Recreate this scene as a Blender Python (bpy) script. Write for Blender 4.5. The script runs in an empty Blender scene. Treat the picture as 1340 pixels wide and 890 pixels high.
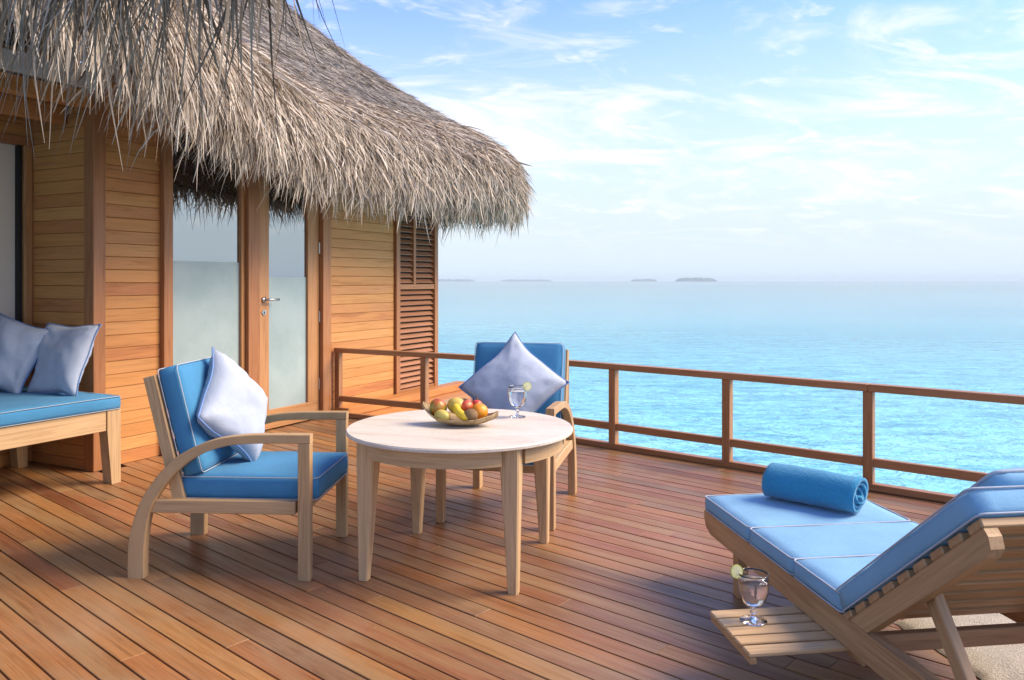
import bpy, bmesh, math, random
import numpy as np
from mathutils import Vector, Matrix, noise as mnoise

random.seed(7)
rng = np.random.default_rng(7)
R = math.radians
scene = bpy.context.scene
C = scene.collection

# ------------------------------------------------------------------ camera, sky, sun, exposure
H = 1.25                    # eye height above the deck
F = 1050.0                  # focal length in photo pixels (1340 wide)
cam_d = bpy.data.cameras.new('camera')
cam = bpy.data.objects.new('camera', cam_d)
C.objects.link(cam)
cam.location = (0, 0, H)
cam.rotation_euler = (R(90), 0, 0)
cam_d.sensor_width = 36
cam_d.lens = F / 1340 * 36
cam_d.shift_y = -(445 - 368) / 1340
cam_d.clip_start = 0.05
cam_d.clip_end = 40000
scene.camera = cam

SUN_L = Vector((0.74, 0.03, 0.65)).normalized()     # towards the sun
sun_el = math.asin(SUN_L.z)
sun_az = math.atan2(SUN_L.x, SUN_L.y)               # clockwise from +Y
world = bpy.data.worlds.new('World')
scene.world = world
world.use_nodes = True
SKY_STRENGTH = 0.11
CLOUD = (3.05, 3.15, 3.40, 1)
HAZE_SKY = (1.98, 2.45, 2.95, 1)


def build_world():
    nt = world.node_tree
    N, L = nt.nodes, nt.links
    N.clear()
    out = N.new('ShaderNodeOutputWorld')
    bg = N.new('ShaderNodeBackground')
    bg.inputs['Strength'].default_value = SKY_STRENGTH
    L.new(bg.outputs[0], out.inputs[0])
    sky = N.new('ShaderNodeTexSky')
    sky.sky_type = 'NISHITA'
    sky.sun_disc = False
    sky.sun_elevation = sun_el
    sky.sun_rotation = sun_az
    sky.air_density = 1.0
    sky.dust_density = 0.15
    sky.ozone_density = 2.0
    tc = N.new('ShaderNodeTexCoord')
    sep = N.new('ShaderNodeSeparateXYZ')
    L.new(tc.outputs['Generated'], sep.inputs[0])

    def math_n(op, a, b=None, clamp=False):
        n = N.new('ShaderNodeMath')
        n.operation = op
        n.use_clamp = clamp
        for i, v in enumerate((a, b)):
            if v is None:
                continue
            if isinstance(v, (int, float)):
                n.inputs[i].default_value = v
            else:
                L.new(v, n.inputs[i])
        return n.outputs[0]
    zc = math_n('MAXIMUM', sep.outputs[2], 0.0)
    den = math_n('ADD', zc, 0.24)
    px = math_n('DIVIDE', sep.outputs[0], den)
    py = math_n('DIVIDE', sep.outputs[1], den)
    comb = N.new('ShaderNodeCombineXYZ')
    L.new(px, comb.inputs[0])
    L.new(py, comb.inputs[1])

    def clouds(scale, rot, off, lo, hi, detail, dist):
        mp = N.new('ShaderNodeMapping')
        mp.inputs['Rotation'].default_value = (0, 0, rot)
        mp.inputs['Scale'].default_value = scale
        mp.inputs['Location'].default_value = off
        L.new(comb.outputs[0], mp.inputs[0])
        nz = N.new('ShaderNodeTexNoise')
        nz.inputs['Scale'].default_value = 1.0
        nz.inputs['Detail'].default_value = detail
        nz.inputs['Roughness'].default_value = 0.62
        nz.inputs['Distortion'].default_value = dist
        L.new(mp.outputs[0], nz.inputs['Vector'])
        mr = N.new('ShaderNodeMapRange')
        mr.interpolation_type = 'SMOOTHSTEP'
        mr.inputs['From Min'].default_value = lo
        mr.inputs['From Max'].default_value = hi
        L.new(nz.outputs['Fac'], mr.inputs['Value'])
        return mr.outputs[0]
    c1 = clouds((1.3, 1.9, 1), R(20), (0.2, 5.5, 0), 0.50, 0.70, 12, 0.9)
    c2 = clouds((2.0, 4.2, 1), R(-28), (9.1, 7.7, 0), 0.49, 0.72, 12, 1.2)
    c3 = clouds((5.0, 6.5, 1), R(10), (1.3, 5.2, 0), 0.52, 0.70, 10, 0.4)
    cm = math_n('MAXIMUM', c1, math_n('MULTIPLY', c2, 0.7))
    cm = math_n('MAXIMUM', cm, math_n('MULTIPLY', c3, 0.75))
    cm = math_n('MULTIPLY', cm, 0.85)
    # clear sky: Nishita, paling to a sea haze towards the horizon, all the way round
    hs = N.new('ShaderNodeHueSaturation')
    hs.inputs['Saturation'].default_value = 1.15
    L.new(sky.outputs[0], hs.inputs['Color'])
    tn = N.new('ShaderNodeMix')
    tn.data_type = 'RGBA'
    tn.blend_type = 'MULTIPLY'
    tn.inputs[0].default_value = 1.0
    tn.inputs[7].default_value = (0.64, 0.66, 1.0, 1)
    L.new(hs.outputs[0], tn.inputs[6])
    hz = N.new('ShaderNodeMapRange')
    hz.interpolation_type = 'SMOOTHSTEP'
    hz.inputs['From Min'].default_value = 0.38
    hz.inputs['From Max'].default_value = 0.04
    L.new(zc, hz.inputs['Value'])
    clear = N.new('ShaderNodeMix')
    clear.data_type = 'RGBA'
    L.new(hz.outputs[0], clear.inputs[0])
    L.new(tn.outputs[2], clear.inputs[6])
    clear.inputs[7].default_value = HAZE_SKY
    # clouds, dissolving into the haze just above the sea
    low = N.new('ShaderNodeMapRange')
    low.interpolation_type = 'SMOOTHSTEP'
    low.inputs['From Min'].default_value = 0.02
    low.inputs['From Max'].default_value = 0.10
    L.new(zc, low.inputs['Value'])
    mix = N.new('ShaderNodeMix')
    mix.data_type = 'RGBA'
    L.new(math_n('MULTIPLY', cm, low.outputs[0]), mix.inputs[0])
    L.new(clear.outputs[2], mix.inputs[6])
    mix.inputs[7].default_value = CLOUD
    L.new(mix.outputs[2], bg.inputs[0])


build_world()
sun_d = bpy.data.lights.new('sun', 'SUN')
sun_d.energy = 1.9
sun_d.angle = R(36)
sun_d.color = (1.0, 0.88, 0.72)
sun = bpy.data.objects.new('sun', sun_d)
C.objects.link(sun)
sun.rotation_euler = (-SUN_L).to_track_quat('-Z', 'Y').to_euler()
scene.view_settings.view_transform = 'Standard'
scene.view_settings.look = 'None'
scene.view_settings.gamma = 1
scene.view_settings.exposure = 1.82
scene.view_settings.use_curve_mapping = False
scene.view_settings.use_white_balance = True          # camera set for daylight shade
scene.view_settings.white_balance_temperature = 7350
scene.render.engine = 'CYCLES'
scene.cycles.max_bounces = 8
scene.cycles.transparent_max_bounces = 12
scene.cycles.use_denoising = True
scene.cycles.sample_clamp_indirect = 6.0

# ------------------------------------------------------------------ materials


def new_mat(name):
    m = bpy.data.materials.new(name)
    m.use_nodes = True
    nt = m.node_tree
    b = nt.nodes['Principled BSDF']
    return m, nt, b


def nd(nt, typ, **inp):
    n = nt.nodes.new(typ)
    for k, v in inp.items():
        n.inputs[k].default_value = v
    return n


def ramp(nt, stops, fac):
    r = nt.nodes.new('ShaderNodeValToRGB')
    el = r.color_ramp.elements
    while len(el) < len(stops):
        el.new(0.5)
    for e, (p, c) in zip(el, stops):
        e.position = p
        e.color = (*c, 1)
    nt.links.new(fac, r.inputs[0])
    return r.outputs[0]


def mixc(nt, fac, a, b, mode='MIX'):
    m = nt.nodes.new('ShaderNodeMix')
    m.data_type = 'RGBA'
    m.blend_type = mode
    for i, v in ((0, fac), (6, a), (7, b)):
        if isinstance(v, (int, float)):
            m.inputs[i].default_value = v
        elif isinstance(v, tuple):
            m.inputs[i].default_value = (*v, 1)
        else:
            nt.links.new(v, m.inputs[i])
    return m.outputs[2]


def mrange(nt, v, a, b, c=0.0, d=1.0):
    m = nt.nodes.new('ShaderNodeMapRange')
    for k, x in zip(('From Min', 'From Max', 'To Min', 'To Max'), (a, b, c, d)):
        m.inputs[k].default_value = x
    nt.links.new(v, m.inputs['Value'])
    return m.outputs[0]


def attr(nt, name):
    a = nt.nodes.new('ShaderNodeAttribute')
    a.attribute_name = name
    return a


def mapped_noise(nt, vec, scale, detail=5, rough=0.6, dist=0.0):
    mp = nd(nt, 'ShaderNodeMapping')
    mp.inputs['Scale'].default_value = scale
    nt.links.new(vec, mp.inputs[0])
    n = nd(nt, 'ShaderNodeTexNoise', Scale=1.0, Detail=detail, Roughness=rough, Distortion=dist)
    nt.links.new(mp.outputs[0], n.inputs['Vector'])
    return n.outputs['Fac']


def bump(nt, b, h, strength, dist=0.01):
    n = nd(nt, 'ShaderNodeBump', Strength=strength, Distance=dist)
    nt.links.new(h, n.inputs['Height'])
    nt.links.new(n.outputs[0], b.inputs['Normal'])


def wood(name, tones, rough=0.55, spread=1.0, blotch=None, grain=0.35, bstr=0.25, knots=False, wear=False):
    """tones: list of base colours picked by the per-piece 'rnd' value; grain follows local x of 'gc'."""
    m, nt, b = new_mat(name)
    gc = attr(nt, 'gc').outputs['Vector']
    rnd = attr(nt, 'rnd').outputs['Fac']
    base = ramp(nt, [(i / max(1, len(tones) - 1), t) for i, t in enumerate(tones)], rnd) if len(tones) > 1 else None
    if base is None:
        rgb = nt.nodes.new('ShaderNodeRGB')
        rgb.outputs[0].default_value = (*tones[0], 1)
        base = rgb.outputs[0]
    fine = mapped_noise(nt, gc, (4, 150, 150), 4, 0.65, 0.2)
    mid = mapped_noise(nt, gc, (1.6, 34, 34), 5, 0.6, 1.2)
    big = mapped_noise(nt, gc, (1.4, 9, 9), 4, 0.6, 0.6)
    g = mixc(nt, 1.0, base, ramp(nt, [(0.3, (1 - grain,) * 3), (0.7, (1 + 0.0,) * 3)], fine), 'MULTIPLY')
    g = mixc(nt, 1.0, g, ramp(nt, [(0.32, (0.72, 0.66, 0.60)), (0.5, (0.95, 0.94, 0.92)), (0.72, (1.0, 1.0, 1.0))], mid), 'MULTIPLY')
    if blotch:
        g = mixc(nt, mrange(nt, big, 0.46, 0.66, 0, 0.75), g, blotch)
    if knots:
        kn = mapped_noise(nt, gc, (5, 16, 16), 2, 0.4, 0.3)
        g = mixc(nt, mrange(nt, kn, 0.72, 0.80, 0, 0.7), g, (0.13, 0.07, 0.035))
    if wear:
        # salt bloom, foot wear and small pale scuffs, in the place's own coordinates
        pos = nd(nt, 'ShaderNodeNewGeometry').outputs['Position']
        s1 = mapped_noise(nt, pos, (1.1, 1.1, 1.1), 5, 0.65, 0.6)
        s2 = mapped_noise(nt, pos, (7, 7, 7), 6, 0.75, 0.4)
        s3 = mapped_noise(nt, pos, (38, 38, 38), 3, 0.6, 1.5)
        g = mixc(nt, mrange(nt, s1, 0.50, 0.72, 0, 0.35), g, (0.38, 0.27, 0.18))
        g = mixc(nt, mrange(nt, s2, 0.60, 0.76, 0, 0.42), g, (0.20, 0.105, 0.06))
        g = mixc(nt, mrange(nt, s3, 0.70, 0.78, 0, 0.40), g, (0.50, 0.42, 0.34))
    nt.links.new(g, b.inputs['Base Color'])
    b.inputs['Specular IOR Level'].default_value = 0.32
    rr = mrange(nt, mid, 0.2, 0.8, rough + 0.12, rough - 0.12)
    nt.links.new(rr, b.inputs['Roughness'])
    bump(nt, b, fine, bstr, 0.003)
    return m


def fabric(name, col, weave=900, var=0.12, sheen=0.06, crease=0.3):
    m, nt, b = new_mat(name)
    tc = nd(nt, 'ShaderNodeTexCoord').outputs['Object']
    n1 = mapped_noise(nt, tc, (6, 6, 6), 4, 0.6)
    n2 = mapped_noise(nt, tc, (weave, weave, weave), 1, 0.5)
    a = tuple(c * (1 - var) for c in col)
    c = ramp(nt, [(0.35, a), (0.65, col)], n1)
    c = mixc(nt, 0.35, c, ramp(nt, [(0.3, tuple(x * 0.7 for x in col)), (0.7, tuple(min(1, x * 1.15) for x in col))], n2))
    nt.links.new(c, b.inputs['Base Color'])
    b.inputs['Roughness'].default_value = 0.9
    b.inputs['Specular IOR Level'].default_value = 0.2
    b.inputs['Sheen Weight'].default_value = sheen
    n3 = mapped_noise(nt, tc, (14, 14, 14), 4, 0.6)
    add = nd(nt, 'ShaderNodeMath')
    add.operation = 'ADD'
    s = nd(nt, 'ShaderNodeMath')
    s.operation = 'MULTIPLY'
    s.inputs[1].default_value = 3.0
    nt.links.new(n3, s.inputs[0])
    nt.links.new(s.outputs[0], add.inputs[0])
    nt.links.new(n2, add.inputs[1])
    bump(nt, b, add.outputs[0], crease, 0.008)
    return m


def plain(name, col, rough=0.5, metal=0.0, nscale=30, var=0.15):
    m, nt, b = new_mat(name)
    tc = nd(nt, 'ShaderNodeTexCoord').outputs['Object']
    n = mapped_noise(nt, tc, (nscale,) * 3, 4, 0.6)
    nt.links.new(ramp(nt, [(0.3, tuple(c * (1 - var) for c in col)), (0.7, col)], n), b.inputs['Base Color'])
    b.inputs['Roughness'].default_value = rough
    b.inputs['Metallic'].default_value = metal
    return m


M = {}
M['deck'] = wood('deck_hardwood', [(0.21, 0.076, 0.034), (0.42, 0.180, 0.060), (0.29, 0.106, 0.045), (0.46, 0.220, 0.076),
                                   (0.27, 0.142, 0.064), (0.43, 0.172, 0.058), (0.24, 0.128, 0.066), (0.37, 0.142, 0.062), (0.44, 0.200, 0.064)],
                 rough=0.42, blotch=(0.29, 0.168, 0.075), grain=0.36, bstr=0.35, wear=True)
M['siding'] = wood('cedar_siding', [(0.55, 0.240, 0.074), (0.64, 0.305, 0.100), (0.58, 0.255, 0.078), (0.50, 0.195, 0.068), (0.65, 0.325, 0.112)],
                   rough=0.55, blotch=(0.56, 0.245, 0.075), grain=0.18, bstr=0.15)
M['trim'] = wood('red_hardwood_trim', [(0.40, 0.165, 0.064), (0.44, 0.19, 0.075)], rough=0.42, grain=0.2, bstr=0.15)
M['rail'] = wood('railing_hardwood', [(0.40, 0.185, 0.080), (0.46, 0.22, 0.098)], rough=0.42, grain=0.22, bstr=0.2)
M['door'] = wood('door_hardwood', [(0.48, 0.23, 0.09), (0.52, 0.255, 0.105)], rough=0.42, grain=0.18, bstr=0.12)
M['louvre'] = wood('louvre_hardwood', [(0.40, 0.175, 0.085), (0.45, 0.205, 0.105)], rough=0.45, grain=0.2, bstr=0.15)
M['teak'] = wood('pale_teak', [(0.54, 0.345, 0.175), (0.60, 0.395, 0.21), (0.51, 0.32, 0.16)], rough=0.55, grain=0.22, bstr=0.2)
M['teak_pale'] = wood('table_teak', [(0.59, 0.385, 0.20), (0.65, 0.44, 0.24)], rough=0.55, grain=0.2, bstr=0.2, knots=True)
M['teak_lounger'] = wood('lounger_teak', [(0.44, 0.255, 0.125), (0.52, 0.32, 0.165), (0.47, 0.28, 0.14)], rough=0.5, grain=0.24, bstr=0.2)
M['blue'] = fabric('blue_canvas', (0.055, 0.245, 0.44), var=0.2)
M['blue_pale'] = fabric('pale_blue_canvas', (0.21, 0.44, 0.63), var=0.16)  # one paler blue for the lounger mattress and head pillow
M['lilac'] = fabric('pale_blue_linen', (0.48, 0.545, 0.645), var=0.08, sheen=0.0, crease=0.5)
M['piping'] = fabric('white_piping', (0.43, 0.48, 0.54), var=0.04)
M['pipeblue'] = fabric('blue_piping', (0.16, 0.28, 0.52), var=0.04)
M['core'] = plain('thatch_gap_shade', (0.085, 0.06, 0.042), 1.0)  # dark brown puts the shade of gaps between strands into the colour
M['steel'] = plain('brushed_steel', (0.6, 0.58, 0.55), 0.32, 1.0)
M['white'] = plain('white_plaster', (0.68, 0.66, 0.62), 0.7)
M['dark'] = plain('dark_void', (0.02, 0.017, 0.015), 0.9)
M['switch'] = plain('switch_plastic', (0.62, 0.58, 0.50), 0.4)


def make_glass_mats():
    # upper panes: solar-control glass, a dim room behind a strong mirror coating
    m, nt, b = new_mat('mirror_coated_glass')
    gl = nd(nt, 'ShaderNodeBsdfGlossy', Roughness=0.01)
    gl.inputs['Color'].default_value = (0.80, 0.84, 0.86, 1)
    b.inputs['Base Color'].default_value = (0.02, 0.022, 0.022, 1)
    b.inputs['Roughness'].default_value = 0.03
    mx = nd(nt, 'ShaderNodeMixShader', Fac=0.56)
    nt.links.new(b.outputs[0], mx.inputs[1])
    nt.links.new(gl.outputs[0], mx.inputs[2])
    nt.links.new(mx.outputs[0], nt.nodes['Material Output'].inputs[0])
    M['pane'] = m
    m, nt, b = new_mat('frosted_film_glass')
    tc = nd(nt, 'ShaderNodeTexCoord').outputs['Object']
    n = mapped_noise(nt, tc, (3, 3, 3), 5, 0.6)
    nt.links.new(ramp(nt, [(0.35, (0.265, 0.35, 0.335)), (0.65, (0.34, 0.42, 0.40))], n), b.inputs['Base Color'])
    b.inputs['Roughness'].default_value = 0.32
    b.inputs['Specular IOR Level'].default_value = 0.7
    M['frost'] = m
    m, nt, b = new_mat('window_glass_over_blind')
    tc = nd(nt, 'ShaderNodeTexCoord').outputs['Object']
    n = mapped_noise(nt, tc, (2, 160, 160), 3, 0.6)
    nt.links.new(ramp(nt, [(0.3, (0.60, 0.54, 0.44)), (0.7, (0.70, 0.63, 0.52))], n), b.inputs['Base Color'])
    b.inputs['Roughness'].default_value = 0.6
    b.inputs['Coat Weight'].default_value = 0.25
    b.inputs['Coat Roughness'].default_value = 0.03
    M['blind'] = m
    m, nt, b = new_mat('drinking_glass')
    b.inputs['Base Color'].default_value = (1, 1, 1, 1)
    b.inputs['Roughness'].default_value = 0.0
    b.inputs['IOR'].default_value = 1.45
    b.inputs['Transmission Weight'].default_value = 1.0
    M['glass'] = m
    m, nt, b = new_mat('iced_water')
    tc = nd(nt, 'ShaderNodeTexCoord').outputs['Object']
    b.inputs['Base Color'].default_value = (0.96, 0.98, 1.0, 1)
    b.inputs['Roughness'].default_value = 0.02
    b.inputs['IOR'].default_value = 1.33
    b.inputs['Transmission Weight'].default_value = 1.0
    bump(nt, b, mapped_noise(nt, tc, (60, 60, 60), 3, 0.6), 0.25, 0.004)
    M['water'] = m


make_glass_mats()


def make_stone():
    m, nt, b = new_mat('travertine_top')
    tc = nd(nt, 'ShaderNodeTexCoord').outputs['Object']
    n1 = mapped_noise(nt, tc, (3, 9, 9), 6, 0.62, 0.6)
    n2 = mapped_noise(nt, tc, (60, 60, 60), 4, 0.7)
    c = ramp(nt, [(0.3, (0.52, 0.44, 0.345)), (0.5, (0.64, 0.565, 0.465)), (0.72, (0.71, 0.645, 0.55))], n1)
    c = mixc(nt, 1.0, c, ramp(nt, [(0.25, (0.86, 0.84, 0.82)), (0.5, (1, 1, 1))], n2), 'MULTIPLY')
    nt.links.new(c, b.inputs['Base Color'])
    b.inputs['Roughness'].default_value = 0.5
    bump(nt, b, n2, 0.1, 0.002)
    M['stone'] = m


make_stone()


def make_thatch():
    def one(name, stops):
        m, nt, b = new_mat(name)
        rnd = attr(nt, 'rnd').outputs['Fac']
        gc = attr(nt, 'gc').outputs['Vector']
        c = ramp(nt, stops, rnd)
        n = mapped_noise(nt, gc, (9, 200, 60), 3, 0.6)
        c = mixc(nt, 1.0, c, ramp(nt, [(0.3, (0.72, 0.69, 0.66)), (0.7, (1.0, 1.0, 1.0))], n), 'MULTIPLY')
        nt.links.new(c, b.inputs['Base Color'])
        b.inputs['Roughness'].default_value = 0.75
        b.inputs['Specular IOR Level'].default_value = 0.25
        return m
    M['straw'] = one('weathered_palm_thatch', [(0.0, (0.19, 0.135, 0.095)), (0.25, (0.40, 0.315, 0.235)), (0.55, (0.59, 0.495, 0.395)),
                                               (0.8, (0.54, 0.475, 0.41)), (1.0, (0.74, 0.665, 0.56))])
    M['straw_grey'] = one('silvered_palm_thatch', [(0.0, (0.22, 0.18, 0.145)), (0.3, (0.36, 0.315, 0.27)), (0.7, (0.45, 0.405, 0.365)),
                                                   (1.0, (0.55, 0.495, 0.43))])


make_thatch()


def make_sea():
    m, nt, b = new_mat('lagoon_water')
    geo = nd(nt, 'ShaderNodeNewGeometry').outputs['Position']
    n_big = mapped_noise(nt, geo, (0.02, 0.05, 1), 4, 0.55, 0.4)
    n_mid = mapped_noise(nt, geo, (1.0, 2.6, 1), 6, 0.66, 0.7)
    c = ramp(nt, [(0.35, (0.08, 0.60, 0.69)), (0.5, (0.15, 0.71, 0.78)), (0.68, (0.26, 0.79, 0.83))], n_big)
    c = mixc(nt, mrange(nt, n_mid, 0.48, 0.66, 0.0, 0.85), c, (0.014, 0.38, 0.56))
    w1 = mapped_noise(nt, geo, (0.7, 1.8, 1), 6, 0.62, 0.5)
    w2 = mapped_noise(nt, geo, (3.0, 7.0, 1), 4, 0.6, 0.4)
    add = nd(nt, 'ShaderNodeMath')
    add.operation = 'MULTIPLY_ADD'
    nt.links.new(w2, add.inputs[0])
    add.inputs[1].default_value = 0.30
    nt.links.new(w1, add.inputs[2])
    # light scattered back from the sandy bottom, under a Fresnel mirror of the sky
    bp1 = nd(nt, 'ShaderNodeBump', Strength=1.0, Distance=0.55)
    bp2 = nd(nt, 'ShaderNodeBump', Strength=1.0, Distance=0.035)
    nt.links.new(add.outputs[0], bp1.inputs['Height'])
    nt.links.new(add.outputs[0], bp2.inputs['Height'])
    df = nd(nt, 'ShaderNodeBsdfDiffuse')
    nt.links.new(c, df.inputs['Color'])
    nt.links.new(bp1.outputs[0], df.inputs['Normal'])
    gl = nd(nt, 'ShaderNodeBsdfGlossy', Roughness=0.12)
    nt.links.new(bp2.outputs[0], gl.inputs['Normal'])
    fr = nd(nt, 'ShaderNodeFresnel', IOR=1.33)
    mx = nd(nt, 'ShaderNodeMixShader')
    nt.links.new(mrange(nt, fr.outputs[0], 0.0, 1.0, 0.0, 0.95), mx.inputs[0])
    nt.links.new(df.outputs[0], mx.inputs[1])
    nt.links.new(gl.outputs[0], mx.inputs[2])
    nt.links.new(mx.outputs[0], nt.nodes['Material Output'].inputs[0])
    nt.nodes.remove(b)
    M['sea'] = m


make_sea()

# ------------------------------------------------------------------ geometry helpers


class MB:
    """collects verts/faces with grain coordinates 'gc' and a per-piece 'rnd', then links one mesh object"""

    def __init__(s):
        s.v, s.f, s.g, s.r = [], [], [], []

    def add(s, verts, faces, gcs=None, rnd=None):
        o = len(s.v)
        rnd = random.random() if rnd is None else rnd
        s.v += [tuple(p) for p in verts]
        s.f += [tuple(i + o for i in f) for f in faces]
        off = Vector((random.uniform(0, 50), random.uniform(0, 50), random.uniform(0, 50)))
        s.g += [tuple(Vector(p) + off) for p in (gcs if gcs is not None else verts)]
        s.r += [rnd] * len(verts)
        return s

    def box(s, mat, size, bev=0.003, rnd=None):
        """box centred on mat, local x = grain"""
        v, f = chamfer_box(*size, bev)
        return s.add([mat @ Vector(p) for p in v], f, v, rnd)

    def beam(s, p0, p1, w, h, up=(0, 0, 1), bev=0.003, rnd=None):
        p0, p1 = Vector(p0), Vector(p1)
        m, ln = frame(p0, p1, up)
        return s.box(m, (ln, w, h), bev, rnd)

    def tube(s, pts, r, n=8, closed=False, rnd=None, rads=None):
        pts = [Vector(p) for p in pts]
        vs, fs, gs = [], [], []
        k = len(pts)
        prev = None
        arc = 0
        for i, p in enumerate(pts):
            a = pts[(i - 1) % k] if (closed or i > 0) else pts[0]
            b = pts[(i + 1) % k] if (closed or i < k - 1) else pts[-1]
            t = (b - a).normalized()
            if prev is None:
                x = t.orthogonal().normalized()
            else:
                x = (prev - t * prev.dot(t)).normalized()
            prev = x
            y = t.cross(x)
            rr = rads[i] if rads else r
            if i:
                arc += (p - pts[i - 1]).length
            for j in range(n):
                q = 2 * math.pi * j / n
                vs.append(p + (x * math.cos(q) + y * math.sin(q)) * rr)
                gs.append(Vector((arc, math.cos(q) * rr, math.sin(q) * rr)))
        for i in range(k if closed else k - 1):
            for j in range(n):
                a, b = i * n + j, i * n + (j + 1) % n
                c, d = ((i + 1) % k) * n + (j + 1) % n, ((i + 1) % k) * n + j
                fs.append((a, b, c, d))
        if not closed:
            fs.append(tuple(range(n))[::-1])
            fs.append(tuple(range((k - 1) * n, k * n)))
        return s.add(vs, fs, gs, rnd)

    def lathe(s, prof, n=32, centre=(0, 0, 0), rnd=None):
        vs, fs = [], []
        for r, z in prof:
            for j in range(n):
                q = 2 * math.pi * j / n
                vs.append(Vector((r * math.cos(q), r * math.sin(q), z)) + Vector(centre))
        for i in range(len(prof) - 1):
            for j in range(n):
                a, b = i * n + j, i * n + (j + 1) % n
                fs.append((a, b, b + n, a + n))
        return s.add(vs, fs, None, rnd)

    def build(s, name, mat, parent=None, smooth=False, world=None):
        me = bpy.data.meshes.new(name)
        me.from_pydata(s.v, [], s.f)
        a = me.attributes.new('gc', 'FLOAT_VECTOR', 'POINT')
        a.data.foreach_set('vector', np.array(s.g, dtype=np.float32).ravel())
        a = me.attributes.new('rnd', 'FLOAT', 'POINT')
        a.data.foreach_set('value', np.array(s.r, dtype=np.float32))
        me.materials.append(M[mat] if isinstance(mat, str) else mat)
        if smooth:
            me.polygons.foreach_set('use_smooth', np.ones(len(me.polygons), dtype=bool))
        me.update()
        o = bpy.data.objects.new(name, me)
        C.objects.link(o)
        if parent is not None:
            o.parent = parent
        return o


def frame(p0, p1, up=(0, 0, 1)):
    x = (p1 - p0)
    ln = x.length
    x.normalize()
    up = Vector(up)
    y = up.cross(x).normalized()
    z = x.cross(y)
    m = Matrix(((x.x, y.x, z.x, 0), (x.y, y.y, z.y, 0), (x.z, y.z, z.z, 0), (0, 0, 0, 1)))
    m.translation = (p0 + p1) / 2
    return m, ln


_cb = {}


def chamfer_box(a, b, c, bev):
    key = (round(a, 5), round(b, 5), round(c, 5), bev)
    if key not in _cb:
        bm = bmesh.new()
        bmesh.ops.create_cube(bm, size=1)
        for v in bm.verts:
            v.co = Vector((v.co.x * a, v.co.y * b, v.co.z * c))
        if bev > 0:
            bmesh.ops.bevel(bm, geom=bm.edges[:], offset=min(bev, 0.3 * min(a, b, c)), segments=1, affect='EDGES')
        bm.verts.index_update()
        _cb[key] = ([v.co.copy() for v in bm.verts], [[v.index for v in f.verts] for f in bm.faces])
        bm.free()
    return _cb[key]


def empty(name, loc=(0, 0, 0), rz=0, label=None, cat=None, group=None, kind=None):
    o = bpy.data.objects.new(name, None)
    C.objects.link(o)
    o.location = loc
    o.rotation_euler = (0, 0, rz)
    return tag(o, label, cat, group, kind)


def tag(o, label=None, cat=None, group=None, kind=None):
    for k, v in (('label', label), ('category', cat), ('group', group), ('kind', kind)):
        if v:
            o[k] = v
    return o


def structure(o, label):
    o['kind'] = 'structure'
    o['label'] = label
    return o


def catmull(pts, per=6, closed=False):
    pts = [Vector(p) for p in pts]
    n = len(pts)
    out = []
    for i in range(n if closed else n - 1):
        p0 = pts[(i - 1) % n] if (closed or i > 0) else pts[0] * 2 - pts[1]
        p1, p2 = pts[i], pts[(i + 1) % n]
        p3 = pts[(i + 2) % n] if (closed or i < n - 2) else pts[-1] * 2 - pts[-2]
        for k in range(per):
            t = k / per
            out.append(0.5 * ((2 * p1) + (p2 - p0) * t + (2 * p0 - 5 * p1 + 4 * p2 - p3) * t * t + (3 * p1 - p0 - 3 * p2 + p3) * t ** 3))
    if not closed:
        out.append(pts[-1])
    return out


def ground(px, py, h=0.0):
    """photo pixel -> world point at height h (used once, to survey where things stand)"""
    d = F * (H - h) / (py - 368)
    return Vector(((px - 670) * d / F, d, h))


# ------------------------------------------------------------------ directions of the place
U = Vector((-1.185, 1.05, 0)).normalized()       # along the deck boards
V = Vector((U.y, -U.x, 0))                        # across them, towards the sea
W = Vector((0.505, 1.0, 0)).normalized()          # along the bungalow front, away from the camera
NW = Vector((W.y, -W.x, 0))                       # out of the front wall, over the deck
CORNER = Vector((-2.77, 5.292, 0))                # wall corner by the daybed alcove


def wall_pt(px, off=0.0):
    """point of the front wall plane (moved out by off) seen at photo column px"""
    k = (px - 670) / F
    b = CORNER + NW * off
    t = (k * b.y - b.x) / (W.x - k * W.y)
    return b + W * t


def wt(px, off=0.0):
    return (wall_pt(px, off) - CORNER - NW * off).dot(W)


def wp(t, off=0.0, z=0.0):
    return CORNER + W * t + NW * off + Vector((0, 0, z))


# ------------------------------------------------------------------ sea, islands
SEA_Z = -1.35


def make_sea_mesh():
    mb = MB()
    S = 12000
    mb.add([(-S, -S, SEA_Z), (S, -S, SEA_Z), (S, S, SEA_Z), (-S, S, SEA_Z)], [(0, 1, 2, 3)])
    o = mb.build('sea', 'sea')
    structure(o, 'turquoise lagoon water stretching from the deck to the horizon')


make_sea_mesh()
M['isle'] = plain('island_trees', (0.05, 0.075, 0.05), 0.9, nscale=0.05, var=0.4)


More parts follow.
